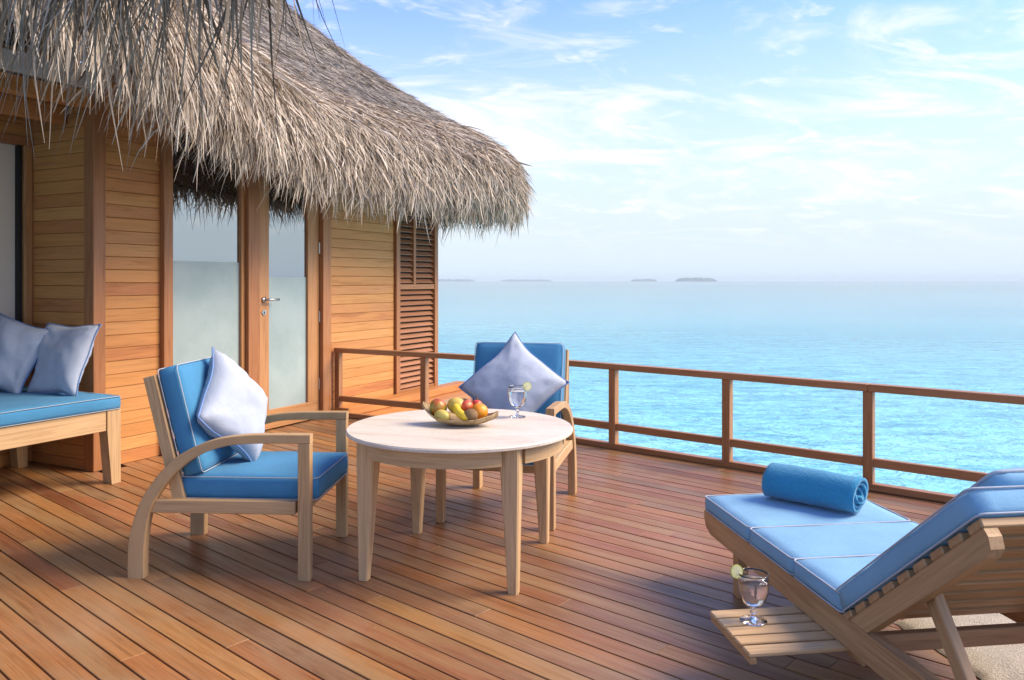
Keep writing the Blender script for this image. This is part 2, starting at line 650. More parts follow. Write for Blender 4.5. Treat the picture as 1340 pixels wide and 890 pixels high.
def island(px0, px1, dist, height, label):
    x0, x1 = (px0 - 670) / F * dist, (px1 - 670) / F * dist
    n, m = 60, 8
    vs, fs = [], []
    dep = max(60, (x1 - x0) * 0.45)
    for j in range(m + 1):
        for i in range(n + 1):
            a, b = i / n * 2 - 1, j / m * 2 - 1
            e = max(0, 1 - abs(a) ** 6) ** 0.4 * max(0, 1 - abs(b) ** 4)
            k = 0.70 + 0.5 * mnoise.noise((a * 9 + px0, b * 3, 0.3)) + 0.25 * mnoise.noise((a * 30 + px0, b * 8, 0.3))
            z = height * e * max(0.25, k)
            vs.append(((x0 + x1) / 2 + a * (x1 - x0) / 2, dist + b * dep, SEA_Z - 0.5 + z))
    for j in range(m):
        for i in range(n):
            q = j * (n + 1) + i
            fs.append((q, q + 1, q + n + 2, q + n + 1))
    mb = MB().add(vs, fs)
    o = mb.build('island', 'isle', smooth=True)
    structure(o, label)


island(887, 935, 6100, 34, 'flat-topped wooded island alone on the horizon, the tallest one')
island(827, 858, 7400, 26, 'small low island on the horizon beside the flat-topped one')
island(655, 722, 8600, 22, 'long low islet on the horizon behind the armchair')
island(560, 622, 8000, 26, 'low wooded island on the horizon beside the bungalow end')

# ------------------------------------------------------------------ deck
POST_A = ground(803, 587)
POST_B = ground(955, 611)
POST_C = ground(1137, 640.5)
RDIR = (POST_C - POST_A).normalized()
RLEFT = Vector((-1.607, 7.436, 0))
RL2 = Vector((-0.757, 6.95, 0))
LDIR = (RL2 - RLEFT).normalized()


def isect(p, d, q, e):
    c = d.x * e.y - d.y * e.x
    w = q - p
    return p + d * ((w.x * e.y - w.y * e.x) / c)


RBEND = isect(RLEFT, LDIR, POST_A, RDIR)
PITCH, GAP = 0.0935, 0.0066


def clip_poly(poly, p, n):
    """keep the side where (x-p).n <= 0"""
    out = []
    for i in range(len(poly)):
        a, b = poly[i], poly[(i + 1) % len(poly)]
        da, db = (a - p).dot(n), (b - p).dot(n)
        if da <= 0:
            out.append(a)
        if (da < 0 < db) or (db < 0 < da):
            out.append(a + (b - a) * (da / (da - db)))
    return out


def poly_area(poly):
    return abs(sum(a.x * b.y - b.x * a.y for a, b in zip(poly, poly[1:] + poly[:1]))) / 2


def prism(mb, poly, z0, z1, bev, org, xd, rnd):
    """board from a plan polygon with chamfered top edge"""
    cen = sum(poly, Vector()) / len(poly)
    if sum(a.x * b.y - b.x * a.y for a, b in zip(poly, poly[1:] + poly[:1])) < 0:
        poly = poly[::-1]
    n = len(poly)
    ins = []
    for i in range(n):
        a, b, c = poly[i - 1], poly[i], poly[(i + 1) % n]
        e1, e2 = (b - a).normalized(), (c - b).normalized()
        n1, n2 = Vector((-e1.y, e1.x, 0)), Vector((-e2.y, e2.x, 0))
        q = n1 + n2
        q = q / max(0.3, q.dot(n1))
        ins.append(b + q * bev)
    vs = [Vector((p.x, p.y, z0)) for p in poly] + [Vector((p.x, p.y, z1 - bev)) for p in poly] + [Vector((p.x, p.y, z1)) for p in ins]
    fs = [tuple(range(n))[::-1], tuple(range(2 * n, 3 * n))]
    for k in (0, 1):
        for i in range(n):
            j = (i + 1) % n
            fs.append((k * n + i, k * n + j, (k + 1) * n + j, (k + 1) * n + i))
    yd = Vector((-xd.y, xd.x, 0))
    gs = [Vector(((p - org).dot(xd), (p - org).dot(yd), p.z)) for p in vs]
    mb.add(vs, fs, gs, rnd)


def make_deck():
    mb = MB()
    poly = [RLEFT + LDIR * -4, RBEND, POST_A + RDIR * 6.5, Vector((3.5, -3, 0)), Vector((-6, -3, 0))]
    prism(mb, [p.copy() for p in poly], -0.16, -0.045, 0.001, Vector(), U, 0.2)
    deck = mb.build('deck', 'dark')
    structure(deck, 'reddish brown hardwood deck of narrow boards with thin dark gaps')
    n_main = Vector((-RDIR.y, RDIR.x, 0))
    n_left = Vector((-LDIR.y, LDIR.x, 0))
    r = random.Random(3)
    k0, k1 = -6, 62
    for k in range(k0, k1):
        v0 = k * PITCH
        u = -3.2 - (k * 0.73 % 1.0) * 0.9 + ((k % 3) * 0.55)
        while u < 6.6:
            ln = r.choice((1.7, 2.0, 2.3, 2.6)) if u > -1 or k < 30 else r.choice((1.1, 1.5, 1.9))
            u2 = u + ln
            a = [U * u + V * v0, U * (u2 - 0.002) + V * v0, U * (u2 - 0.002) + V * (v0 + PITCH - GAP), U * u + V * (v0 + PITCH - GAP)]
            u = u2
            p = clip_poly(a, POST_A + n_main * 0.05, n_main)
            if len(p) > 2:
                p = clip_poly(p, RLEFT + n_left * 0.05, n_left)
            if len(p) > 2:
                p = clip_poly(p, CORNER - NW * 0.66, -NW)       # stop under the bungalow
            if len(p) > 2:
                p = clip_poly(p, CORNER + W * 0.0 - NW * 0.1, W) if (sum(p, Vector()) / len(p) - CORNER).dot(NW) < -0.2 else p
            if len(p) < 3 or poly_area(p) < 0.004:
                continue
            c = sum(p, Vector()) / len(p)
            if c.y < 0.9 or c.x > 3.6 or c.x < -4.6:
                continue
            px = 670 + F * c.x / c.y
            far_out = all(not (-80 < 670 + F * q.x / max(0.3, q.y) < 1420 and 368 + F * H / max(0.3, q.y) < 960) for q in
                          [p[0] + (p[1] - p[0]) * (i / 8) for i in range(9)])
            if far_out:
                continue
            m = MB()
            org = c
            prism(m, [q - c for q in p], -0.028, 0.0 + r.uniform(-0.0010, 0.0010), 0.0012, Vector(), U, r.random())
            o = m.build('plank', 'deck', deck)
            o.location = c


make_deck()

# ------------------------------------------------------------------ railing


def make_railing():
    root = empty('railing', POST_A, 0, 'low open hardwood railing with square posts along the sea edge of the deck', 'railing')
    ofs = POST_A

    def part(name, mb):
        o = mb.build(name, 'rail', root)
        o.location = -ofs
        return o
    END = POST_A + RDIR * 5.4
    z_top, up = 0.635, Vector((0, 0, 1))
    step = (POST_C - POST_A).length / 2
    for i in range(-0, 7):
        p = POST_A + RDIR * step * i
        part('post', MB().beam(p + up * 0.035, p + up * (z_top - 0.045), 0.056, 0.056, up=RDIR))
    for p in (RLEFT, RL2, RBEND - LDIR * 0.03):
        part('post', MB().beam(p + up * 0.035, p + up * (z_top - 0.045), 0.056, 0.056, up=LDIR))
    rail_pieces = ((RLEFT - LDIR * 0.03, RBEND), (RBEND, POST_C), (POST_C + RDIR * 0.002, END))
    for a, b in rail_pieces:
        part('top_rail', MB().beam(a + up * (z_top - 0.0225), b + up * (z_top - 0.0225), 0.072, 0.044))
    for a, b in ((RLEFT + LDIR * 0.029, RBEND), (RBEND, END)):
        part('middle_rail', MB().beam(a + up * 0.166, b + up * 0.166, 0.040, 0.052))
        part('bottom_rail', MB().beam(a + up * 0.0215, b + up * 0.0215, 0.062, 0.040))


make_railing()

# ------------------------------------------------------------------ bungalow: walls, door, window, shutter
house = empty('thatched_bungalow', CORNER, 0, 'timber bungalow with shaggy palm thatch roof, glazed door and louvred shutter', 'bungalow')


def hp(name, mb, mat, parent=None, smooth=False):
    """part of the bungalow given in world coordinates"""
    o = mb.build(name, mat, parent or house, smooth)
    if parent is None:
        o.location = -CORNER
    return o


def siding(label_name, a, b, z0, z1, out, pitch=0.0885, phase=0.0):
    """a panel with its planks: a,b plan ends, out = outward normal"""
    back = MB().beam(a - out * 0.03 + Vector((0, 0, (z0 + z1) / 2)), b - out * 0.03 + Vector((0, 0, (z0 + z1) / 2)), 0.03, z1 - z0, bev=0)
    wall = hp(label_name, back, 'dark')
    z = z0 - phase
    while z < z1:
        lo, hi = max(z, z0) + 0.0011, min(z + pitch, z1) - 0.0011
        if hi - lo > 0.02:
            m = MB()
            k = random.uniform(-0.0012, 0.0012)
            m.beam(a + out * k + Vector((0, 0, (lo + hi) / 2)), b + out * k + Vector((0, 0, (lo + hi) / 2)), 0.024, hi - lo, bev=0.0026)
            m.build('plank', 'siding', wall)
        z += pitch
    return wall


T_SID1 = wt(208)
T_GL0, T_GL1 = wt(220), wt(309)
T_P1 = wt(333)
T_D0, T_D1 = wt(335), wt(416)
T_P2 = wt(427)
T_S0, T_S1 = wt(514), wt(570)
ZT = 2.62
Z = lambda z: Vector((0, 0, z))
# front: corner post, siding, post, glass panel, post, door, post, siding, shutter
hp('corner_post', MB().beam(wp(0.02, 0.0, 0.0), wp(0.02, 0, ZT), 0.09, 0.10, up=NW), 'trim')
siding('wall_panel', wp(0.075), wp(T_SID1 - 0.0), 0.0, ZT, NW)
hp('post', MB().beam(wp((T_SID1 + T_GL0) / 2, 0.012, 0), wp((T_SID1 + T_GL0) / 2, 0.012, ZT), T_GL0 - T_SID1, 0.085, up=NW), 'trim')


def window_panel():
    t0, t1 = T_GL0, wt(318)
    zb, zt, zf = 0.13, 2.35, 1.40
    m = MB().beam(wp(t0, 0, 0.065), wp(t1, 0, 0.065), 0.05, 0.13)
    win = hp('window', m, 'door')
    MB().beam(wp(t0, 0, zt + 0.13), wp(t1, 0, zt + 0.13), 0.05, 0.26).build('frame', 'door', win)
    MB().beam(wp(t1 - 0.02, 0, zb), wp(t1 - 0.02, 0, zt), 0.04, 0.05, up=NW).build('frame', 'door', win)
    MB().beam(wp(t0, -0.005, (zf + zt) / 2), wp(t1 - 0.04, -0.005, (zf + zt) / 2), 0.008, zt - zf, bev=0).build('pane', 'pane', win)
    MB().beam(wp(t0, -0.005, (zb + zf) / 2), wp(t1 - 0.04, -0.005, (zb + zf) / 2), 0.010, zf - zb, bev=0).build('frosted_pane', 'frost', win)


window_panel()
hp('post', MB().beam(wp((wt(318) + T_P1) / 2, 0.016, 0), wp((wt(318) + T_P1) / 2, 0.016, ZT), T_P1 - wt(318), 0.09, up=NW), 'trim')


def door_leaf():
    t0, t1 = T_D0 + 0.004, T_D1 - 0.004
    g0, g1 = wt(350), wt(401)
    zb, zt, zf = 0.17, 2.35, 1.285
    off = -0.004
    door = hp('door', MB().beam(wp(t0, off, zb / 2 + 0.006), wp(t1, off, zb / 2 + 0.006), 0.044, zb - 0.012), 'door')
    for a, b in ((t0, g0), (g1, t1)):
        MB().beam(wp((a + b) / 2, off, zb), wp((a + b) / 2, off, zt), b - a, 0.046, up=NW).build('stile', 'door', door)
    MB().beam(wp(t0, off, zt + 0.13), wp(t1, off, zt + 0.13), 0.046, 0.26).build('top_frame', 'door', door)
    MB().beam(wp(g0, off - 0.004, (zf + zt) / 2), wp(g1, off - 0.004, (zf + zt) / 2), 0.008, zt - zf, bev=0).build('pane', 'pane', door)
    MB().beam(wp(g0, off - 0.004, (zb + zf) / 2), wp(g1, off - 0.004, (zb + zf) / 2), 0.010, zf - zb, bev=0).build('frosted_pane', 'frost', door)
    # lever handle with rose, keyhole plate
    ht = (t0 + g0) / 2
    hz = 1.095
    m = MB()
    p = wp(ht, off + 0.024, hz)
    m.tube([p, p + NW * 0.010], 0.026, 14)
    m.tube([p + NW * 0.008, p + NW * 0.045], 0.009, 10)
    m.tube([p + NW * 0.045 - W * 0.008, p + NW * 0.047 + W * 0.06, p + NW * 0.045 + W * 0.135], 0.0095, 10)
    m.build('handle', 'steel', door, True)
    m = MB()
    q = wp(ht, off + 0.024, hz - 0.105)
    m.tube([q, q + NW * 0.006], 0.022, 14)
    m.build('keyhole_plate', 'steel', door)
    MB().beam(q + NW * 0.007 + Z(-0.013), q + NW * 0.007 + Z(0.010), 0.009, 0.002, up=NW, bev=0).build('keyhole', 'dark', door)
    for hz2 in (0.32, 0.93, 1.55, 2.1):
        MB().tube([wp(t1 - 0.002, off + 0.027, hz2 - 0.05), wp(t1 - 0.002, off + 0.027, hz2 + 0.05)], 0.008, 8).build('hinge', 'steel', door)


door_leaf()
hp('post', MB().beam(wp((T_D1 + T_P2) / 2, 0.014, 0), wp((T_D1 + T_P2) / 2, 0.014, ZT), T_P2 - T_D1, 0.095, up=NW), 'trim')
siding('wall_panel', wp(T_P2), wp(T_S0), 0.0, ZT, NW, phase=0.03)


def shutter():
    t0, t1 = T_S0, T_S1
    zb, zt = 0.08, 2.45
    mid = 1.19
    tw = t1 - t0
    fr = 0.075 * tw / 0.75
    sh = hp('shutter', MB().beam(wp(t0 + 0.012, -0.03, 1.2), wp(t1 - 0.012, -0.03, 1.2), 0.01, zt - zb, bev=0), 'dark')
    for c in (t0 + 0.045, t1 - 0.045):
        MB().beam(wp(c, 0.012, zb - 0.05), wp(c, 0.012, zt), 0.07, 0.06, up=NW).build('frame', 'trim', sh)
    for z in (zb + 0.0, mid, zt):
        MB().beam(wp(t0 + 0.08, 0.010, z), wp(t1 - 0.08, 0.010, z), 0.05, 0.055).build('frame', 'trim', sh)
    tm = (wt(537) + wt(542)) / 2
    MB().beam(wp(tm, 0.010, mid + 0.0275), wp(tm, 0.010, zt - 0.0275), 0.045, 0.05, up=NW).build('frame', 'trim', sh)
    dz = 0.058

    def bank(a, b, z0, z1):
        n = int((z1 - z0) / dz)
        for i in range(n):
            z = z0 + (i + 0.5) * (z1 - z0) / n
            q = wp((a + b) / 2, 0.004, z)
            x = W
            zz = (NW * 0.72 + Z(0.69)).normalized()
            MB().beam(q - x * ((b - a) / 2), q + x * ((b - a) / 2), 0.055, 0.009, up=zz, bev=0.002).build('slat', 'louvre', sh)
    bank(t0 + 0.08, t1 - 0.08, zb + 0.03, mid - 0.03)
    bank(t0 + 0.08, tm - 0.0225, mid + 0.03, zt - 0.03)
    bank(tm + 0.0225, t1 - 0.08, mid + 0.03, zt - 0.03)


shutter()
# far end wall and an unseen dark board added behind the front so light does not leak
T_END = T_S1
hp('end_wall', MB().beam(wp(T_END - 0.02, -0.05, ZT / 2), wp(T_END - 0.02, -4.0, ZT / 2), 0.04, ZT), 'siding')
hp('leak_blocker', MB().beam(wp(0.1, -0.12, 1.43), wp(T_END - 0.05, -0.12, 1.43), 0.04, 2.86, bev=0), 'dark')

# alcove: side panel and window wall
SIDE_B = CORNER - NW * 0.634
siding('wall_panel', CORNER - NW * 0.05, SIDE_B, 0.0, ZT, -W, phase=0.02)
BW0 = SIDE_B - W * 0.0
LEFT_END = SIDE_B - W * 3.2


def alcove_wall():
    o = NW
    sb = SIDE_B
    # sill height 0.94, head 2.18; opening starts 0.16 from the corner
    a, b = sb - W * 0.095, LEFT_END
    siding('wall_panel', sb - W * 0.01, b, 0.0, 0.90, o)
    siding('wall_panel', sb - W * 0.01, b, 2.24, ZT, o)
    hp('leak_blocker', MB().beam(sb - o * 0.12 + W * 0.4 + Z(1.75), b - o * 0.12 + Z(1.75), 0.04, 3.5, bev=0), 'dark')  # unseen dark board, added behind the window wall to stop light leaks
    win = hp('window', MB().beam(sb - W * 0.024 + Z(0.925) + o * 0.02, b + Z(0.925) + o * 0.02, 0.075, 0.05), 'trim')
    MB().beam(sb - W * 0.024 + Z(2.21) + o * 0.015, b + Z(2.21) + o * 0.015, 0.06, 0.06).build('frame', 'trim', win)
    MB().beam(sb - W * 0.012 + o * 0.008 + Z(0.90), sb - W * 0.012 + o * 0.008 + Z(2.24), 0.022, 0.05, up=o).build('frame', 'trim', win)
    MB().beam(sb - W * 0.050 + o * 0.015 + Z(0.95), sb - W * 0.050 + o * 0.015 + Z(2.18), 0.052, 0.05, up=o).build('frame', 'door', win)
    MB().beam(a + W * 0.0 + Z(0.95), a + Z(2.18), 0.03, 0.035, up=o).build('dark_edge', 'dark', win)
    MB().beam(a + W * 0.01 - o * 0.02 + Z(1.565), b - o * 0.02 + Z(1.565), 0.008, 1.23, bev=0).build('pane', 'blind', win)
    MB().beam(a - W * 0.155 - o * 0.005 + Z(1.20), a - W * 0.155 - o * 0.005 + Z(1.28), 0.055, 0.012, up=o, bev=0.002).build('window_latch', 'switch', win)


alcove_wall()
# beams over the alcove
hp('wall_plate', MB().beam(wp(-0.0, 0.03, 2.56), wp(-3.2, 0.03, 2.56), 0.08, 0.12), 'white')
hp('lintel', MB().beam(wp(-0.03, 0.0, 2.435), wp(-3.2, 0.0, 2.435), 0.10, 0.10), 'siding')
hp('lintel', MB().beam(wp(-0.03, -0.25, 2.36), wp(-3.2, -0.25, 2.36), 0.06, 0.12), 'siding')
hp('soffit', MB().beam(wp(-0.0, -0.33, 2.66), wp(-3.2, -0.33, 2.66), 0.62, 0.03, bev=0), 'siding')


hp('soffit', MB().beam(wp(0.0, 0.24, 2.60), wp(T_END, 0.24, 2.60), 0.40, 0.02, bev=0), 'white')
for k_ in range(7):
    t_ = 0.25 + k_ * 0.62
    hp('rafter', MB().beam(wp(t_, 0.04, 2.545), wp(t_, 0.50, 2.40), 0.05, 0.09), 'trim')



def landing():
    """boards between the left railing and the wall, running along the wall"""
    lo = wt(500) - 1.7
    t_end = wt(570) + 0.42
    m = MB().box(Matrix.Translation(wp((lo + t_end) / 2, 0.35, -0.10)) @ frame(wp(0), wp(1))[0].to_3x3().to_4x4(), (t_end - lo, 0.6, 0.10), 0)
    land = m.build('landing', 'dark')
    structure(land, 'narrow boarded landing outside the railing below the louvred shutter')
    nl = Vector((-LDIR.y, LDIR.x, 0))
    for i in range(5):
        o0 = 0.03 + i * 0.135
        poly = [wp(lo, o0), wp(t_end, o0), wp(t_end, o0 + 0.129), wp(lo, o0 + 0.129)]
        poly = clip_poly(poly, RLEFT + nl * 0.055, -nl)
        if len(poly) < 3:
            continue
        m = MB()
        prism(m, poly, -0.03, 0.004, 0.003, Vector(), W, random.random())
        m.build('plank', 'siding', land)
    # raised sill along the foot of the wall
    m = MB()
    m.beam(wp(wt(432), 0.13, 0.045), wp(t_end - 0.02, 0.13, 0.045), 0.16, 0.075)
    m.build('sill', 'siding', land)


landing()

# ------------------------------------------------------------------ thatch roof
APEX = Vector((-3.1, 8.3, 4.75))
EAVE = [  # x, y, z of the dense lower edge of the thatch, ridge shift along -W
    (-2.9, 11.2, 2.05, 0.0), (-1.6, 10.55, 2.05, 0.0), (-0.5, 10.0, 2.05, 0.0), (-0.02, 9.62, 2.05, 0.0), (0.10, 9.15, 2.04, 0.0),
    (-0.03, 8.72, 2.03, 0.0), (-0.30, 8.28, 2.02, 0.1), (-0.62, 7.80, 2.01, 0.4), (-0.98, 7.2, 2.01, 0.9), (-1.34, 6.4, 2.02, 1.6),
    (-1.54, 5.5, 2.09, 2.4), (-1.60, 4.6, 2.12, 3.2), (-1.58, 3.7, 2.16, 4.1), (-1.50, 2.9, 2.18, 5.0), (-1.42, 2.3, 2.19, 5.7),
    (-1.28, 1.85, 2.12, 6.3), (-1.05, 1.58, 1.95, 6.8), (-0.78, 1.42, 1.86, 7.3), (-0.35, 1.30, 1.84, 7.8), (0.10, 1.20, 1.90, 8.2), (0.7, 1.05, 2.1, 8.6)]
PROFILE = [(0.55, 0.30), (0.30, 0.10), (0.12, 0.00), (0.03, 0.05), (-0.02, 0.18), (0.0, 0.36), (0.08, 0.54), (0.24, 0.69), (0.46, 0.83)]


def thatch():
    pts = catmull([Vector(p[:3]) for p in EAVE], 8)
    shift = [v.x for v in catmull([Vector((p[3], 0, 0)) for p in EAVE], 8)]
    n = len(pts)
    inn = []
    for i in range(n):
        t = (pts[min(n - 1, i + 1)] - pts[max(0, i - 1)])
        t.z = 0
        t.normalize()
        inn.append(Vector((t.y, -t.x, 0)))        # to the right of the walking direction
    # smooth inward normals
    for _ in range(3):
        inn = [(inn[max(0, i - 1)] + inn[i] * 2 + inn[min(n - 1, i + 1)]).normalized() for i in range(n)]
    NP = 12                                        # rows from lip to ridge
    rows = len(PROFILE) + NP
    grid = np.zeros((n, rows, 3))
    for i in range(n):
        col = [pts[i] + inn[i] * o + Vector((0, 0, z)) for o, z in PROFILE]
        top = col[-1]
        rd = APEX - W * shift[i]
        for k in range(1, NP + 1):
            s = k / NP
            q = top.lerp(rd, s)
            q.z -= 0.16 * math.sin(math.pi * s)
            col.append(q)
        for j, q in enumerate(col):
            grid[i, j] = q
    vs = [Vector(grid[i, j]) for i in range(n) for j in range(rows)]
    fs = [(i * rows + j, i * rows + j + 1, (i + 1) * rows + j + 1, (i + 1) * rows + j) for i in range(n - 1) for j in range(rows - 1)]
    roof = hp('roof', MB().add(vs, fs), 'core')

    # ---- strands
    def surf(i, j):
        i0 = np.clip(np.floor(i).astype(int), 0, n - 2)
        j0 = np.clip(np.floor(j).astype(int), 0, rows - 2)
        a, b = (i - i0)[:, None], (j - j0)[:, None]
        return (grid[i0, j0] * (1 - a) * (1 - b) + grid[i0 + 1, j0] * a * (1 - b) + grid[i0, j0 + 1] * (1 - a) * b + grid[i0 + 1, j0 + 1] * a * b)
    arc = np.concatenate([[0], np.cumsum(np.linalg.norm(np.diff(grid[:, 4, :], axis=0), axis=1))])
    dist = np.linalg.norm(grid[:, 4, :2], axis=1)
    i_vis0, i_vis1 = 8, n - 1

    def strands(count, jlo, jhi, length, width, bend, lift, mat, name, jpow=1.0, weight=None, spread=0.35, imin=i_vis0, imax=i_vis1, rlo=0.0, rhi=1.0, clump=0.6, lpow=1.6):
        w = np.ones(n) if weight is None else weight
        seg = np.diff(arc) * 0.5 * (w[1:] + w[:-1])
        seg[:imin] = 0
        seg[imax:] = 0
        cdf = np.concatenate([[0], np.cumsum(seg)])
        cdf /= cdf[-1]
        i = np.interp(rng.random(count), cdf, np.arange(n))
        j = jlo + (jhi - jlo) * rng.random(count) ** jpow
        p = surf(i, j)
        e = 0.05
        dn = surf(i, j - e) - surf(i, j + e)
        dn /= np.linalg.norm(dn, axis=1)[:, None] + 1e-9
        al = surf(np.clip(i + e, 0, n - 1), j) - surf(np.clip(i - e, 0, n - 1), j)
        al /= np.linalg.norm(al, axis=1)[:, None] + 1e-9
        nor = np.cross(al, dn)
        nor /= np.linalg.norm(nor, axis=1)[:, None] + 1e-9
        # outward check: nor should point away from the roof interior (up/out)
        inward = np.array([v[:] for v in inn])[np.clip(np.round(i).astype(int), 0, n - 1)]
        sgn = np.sign(np.einsum('ij,ij->i', nor, -inward + np.array([0, 0, 1.0])))
        nor *= sgn[:, None]
        # shared leaning of tufts
        ph = np.interp(i, np.arange(n), arc)
        tuft = np.sin(ph * 9.7 + j * 2.1) * 0.5 + np.sin(ph * 23.1 + j * 5.3) * 0.5
        lat = (rng.normal(0, spread, count) + tuft * spread * clump)[:, None]
        d0 = dn + al * lat + nor * np.abs(rng.normal(lift, lift * 0.7, count))[:, None]
        d0 /= np.linalg.norm(d0, axis=1)[:, None]
        L = length[0] + (length[1] - length[0]) * rng.random(count) ** lpow
        wd = width * (0.4 + 1.2 * rng.random(count) ** 1.5)
        g = np.array([0, 0, -1.0])
        K = 4
        q = p + nor * (rng.random(count) * 0.02)[:, None]
        cur = d0
        prow = [q]
        curl = al * rng.normal(0, 0.24, count)[:, None] + nor * rng.normal(0.02, 0.10, count)[:, None]
        for k in range(K):
            q = q + cur * (L / K)[:, None]
            prow.append(q)
            cur = cur + (g * bend) + curl
            cur /= np.linalg.norm(cur, axis=1)[:, None]
        side = np.cross(d0, nor + rng.normal(0, 0.55, (count, 3)))
        side /= np.linalg.norm(side, axis=1)[:, None]
        taper = [0.8, 1.0, 0.9, 0.65, 0.15]
        V_ = np.zeros((count, (K + 1) * 2, 3))
        G_ = np.zeros_like(V_)
        off = rng.random((count, 3)) * 40
        for k in range(K + 1):
            h = side * (wd * taper[k] * 0.5)[:, None]
            V_[:, 2 * k] = prow[k] - h
            V_[:, 2 * k + 1] = prow[k] + h
            G_[:, 2 * k] = off + np.stack([L * k / K, -wd / 2, 0 * L], 1)
            G_[:, 2 * k + 1] = off + np.stack([L * k / K, wd / 2, 0 * L], 1)
        base = np.arange(count)[:, None, None] * ((K + 1) * 2)
        loc = np.array([[2 * k, 2 * k + 1, 2 * k + 3, 2 * k + 2] for k in range(K)])[None]
        faces = (base + loc).reshape(-1, 4)
        me = bpy.data.meshes.new(name)
        nv = count * (K + 1) * 2
        me.vertices.add(nv)
        me.vertices.foreach_set('co', V_.astype(np.float32).ravel())
        me.loops.add(faces.size)
        me.loops.foreach_set('vertex_index', faces.astype(np.int32).ravel())
        me.polygons.add(len(faces))
        me.polygons.foreach_set('loop_start', np.arange(0, faces.size, 4, dtype=np.int32))
        me.update(calc_edges=True)
        a = me.attributes.new('gc', 'FLOAT_VECTOR', 'POINT')
        a.data.foreach_set('vector', G_.astype(np.float32).ravel())
        a = me.attributes.new('rnd', 'FLOAT', 'POINT')
        rv = rlo + (rhi - rlo) * rng.random(count)
        a.data.foreach_set('value', np.repeat(rv, (K + 1) * 2).astype(np.float32))
        me.materials.append(M[mat])
        me.polygons.foreach_set('use_smooth', np.ones(len(faces), dtype=bool))
        o = bpy.data.objects.new(name, me)
        C.objects.link(o)
        o.parent = roof
        o['kind'] = 'stuff'
        return o
    wgt = 1.0 / np.clip(dist, 1.6, 9) ** 0.35
    near_cut = n - 1 - 5 * 8
    # shaggy lip: fine leaf strips, then broader broken blades over them
    strands(36000, 3.0, 9.2, (0.10, 0.40), 0.0085, 0.24, 0.17, 'straw', 'thatch_fringe', 0.85, wgt, spread=0.50, imax=near_cut, clump=1.0)
    strands(7000, 3.2, 9.0, (0.12, 0.36), 0.0155, 0.20, 0.24, 'straw', 'thatch_fringe', 0.9, wgt, spread=0.55, imax=near_cut, rlo=0.2, clump=0.9)
    # hanging lower fringe, ragged
    strands(4200, 2.3, 4.2, (0.06, 0.42), 0.0085, 0.45, 0.12, 'straw', 'hanging_strands', 1.0, wgt, spread=0.30, imax=near_cut, lpow=2.2)
    strands(700, 2.3, 4.6, (0.15, 0.50), 0.012, 0.45, 0.16, 'straw', 'hanging_strands', 1.0, wgt, spread=0.40, imax=near_cut, lpow=1.8, rlo=0.3)
    # inner underside
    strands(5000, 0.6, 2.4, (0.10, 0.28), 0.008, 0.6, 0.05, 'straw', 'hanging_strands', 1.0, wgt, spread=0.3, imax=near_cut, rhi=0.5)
    # weathered upper slope
    strands(46000, 8.3, rows - 2.0, (0.12, 0.34), 0.0080, 0.05, 0.035, 'straw_grey', 'roof_thatch', 1.15, None, spread=0.20, imax=near_cut - 8, clump=0.3)
    # loose ends standing up
    strands(500, 4.0, 9.0, (0.10, 0.26), 0.006, 0.02, 0.9, 'straw', 'loose_strands', 1.0, None, spread=0.8, imax=near_cut)
    # near eave over the photographer
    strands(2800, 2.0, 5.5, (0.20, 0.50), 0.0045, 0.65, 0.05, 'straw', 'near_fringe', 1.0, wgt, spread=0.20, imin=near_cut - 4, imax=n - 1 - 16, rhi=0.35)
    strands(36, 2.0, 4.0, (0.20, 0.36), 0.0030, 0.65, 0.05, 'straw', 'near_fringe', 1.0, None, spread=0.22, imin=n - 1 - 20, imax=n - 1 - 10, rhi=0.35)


thatch()

# ------------------------------------------------------------------ soft furnishings


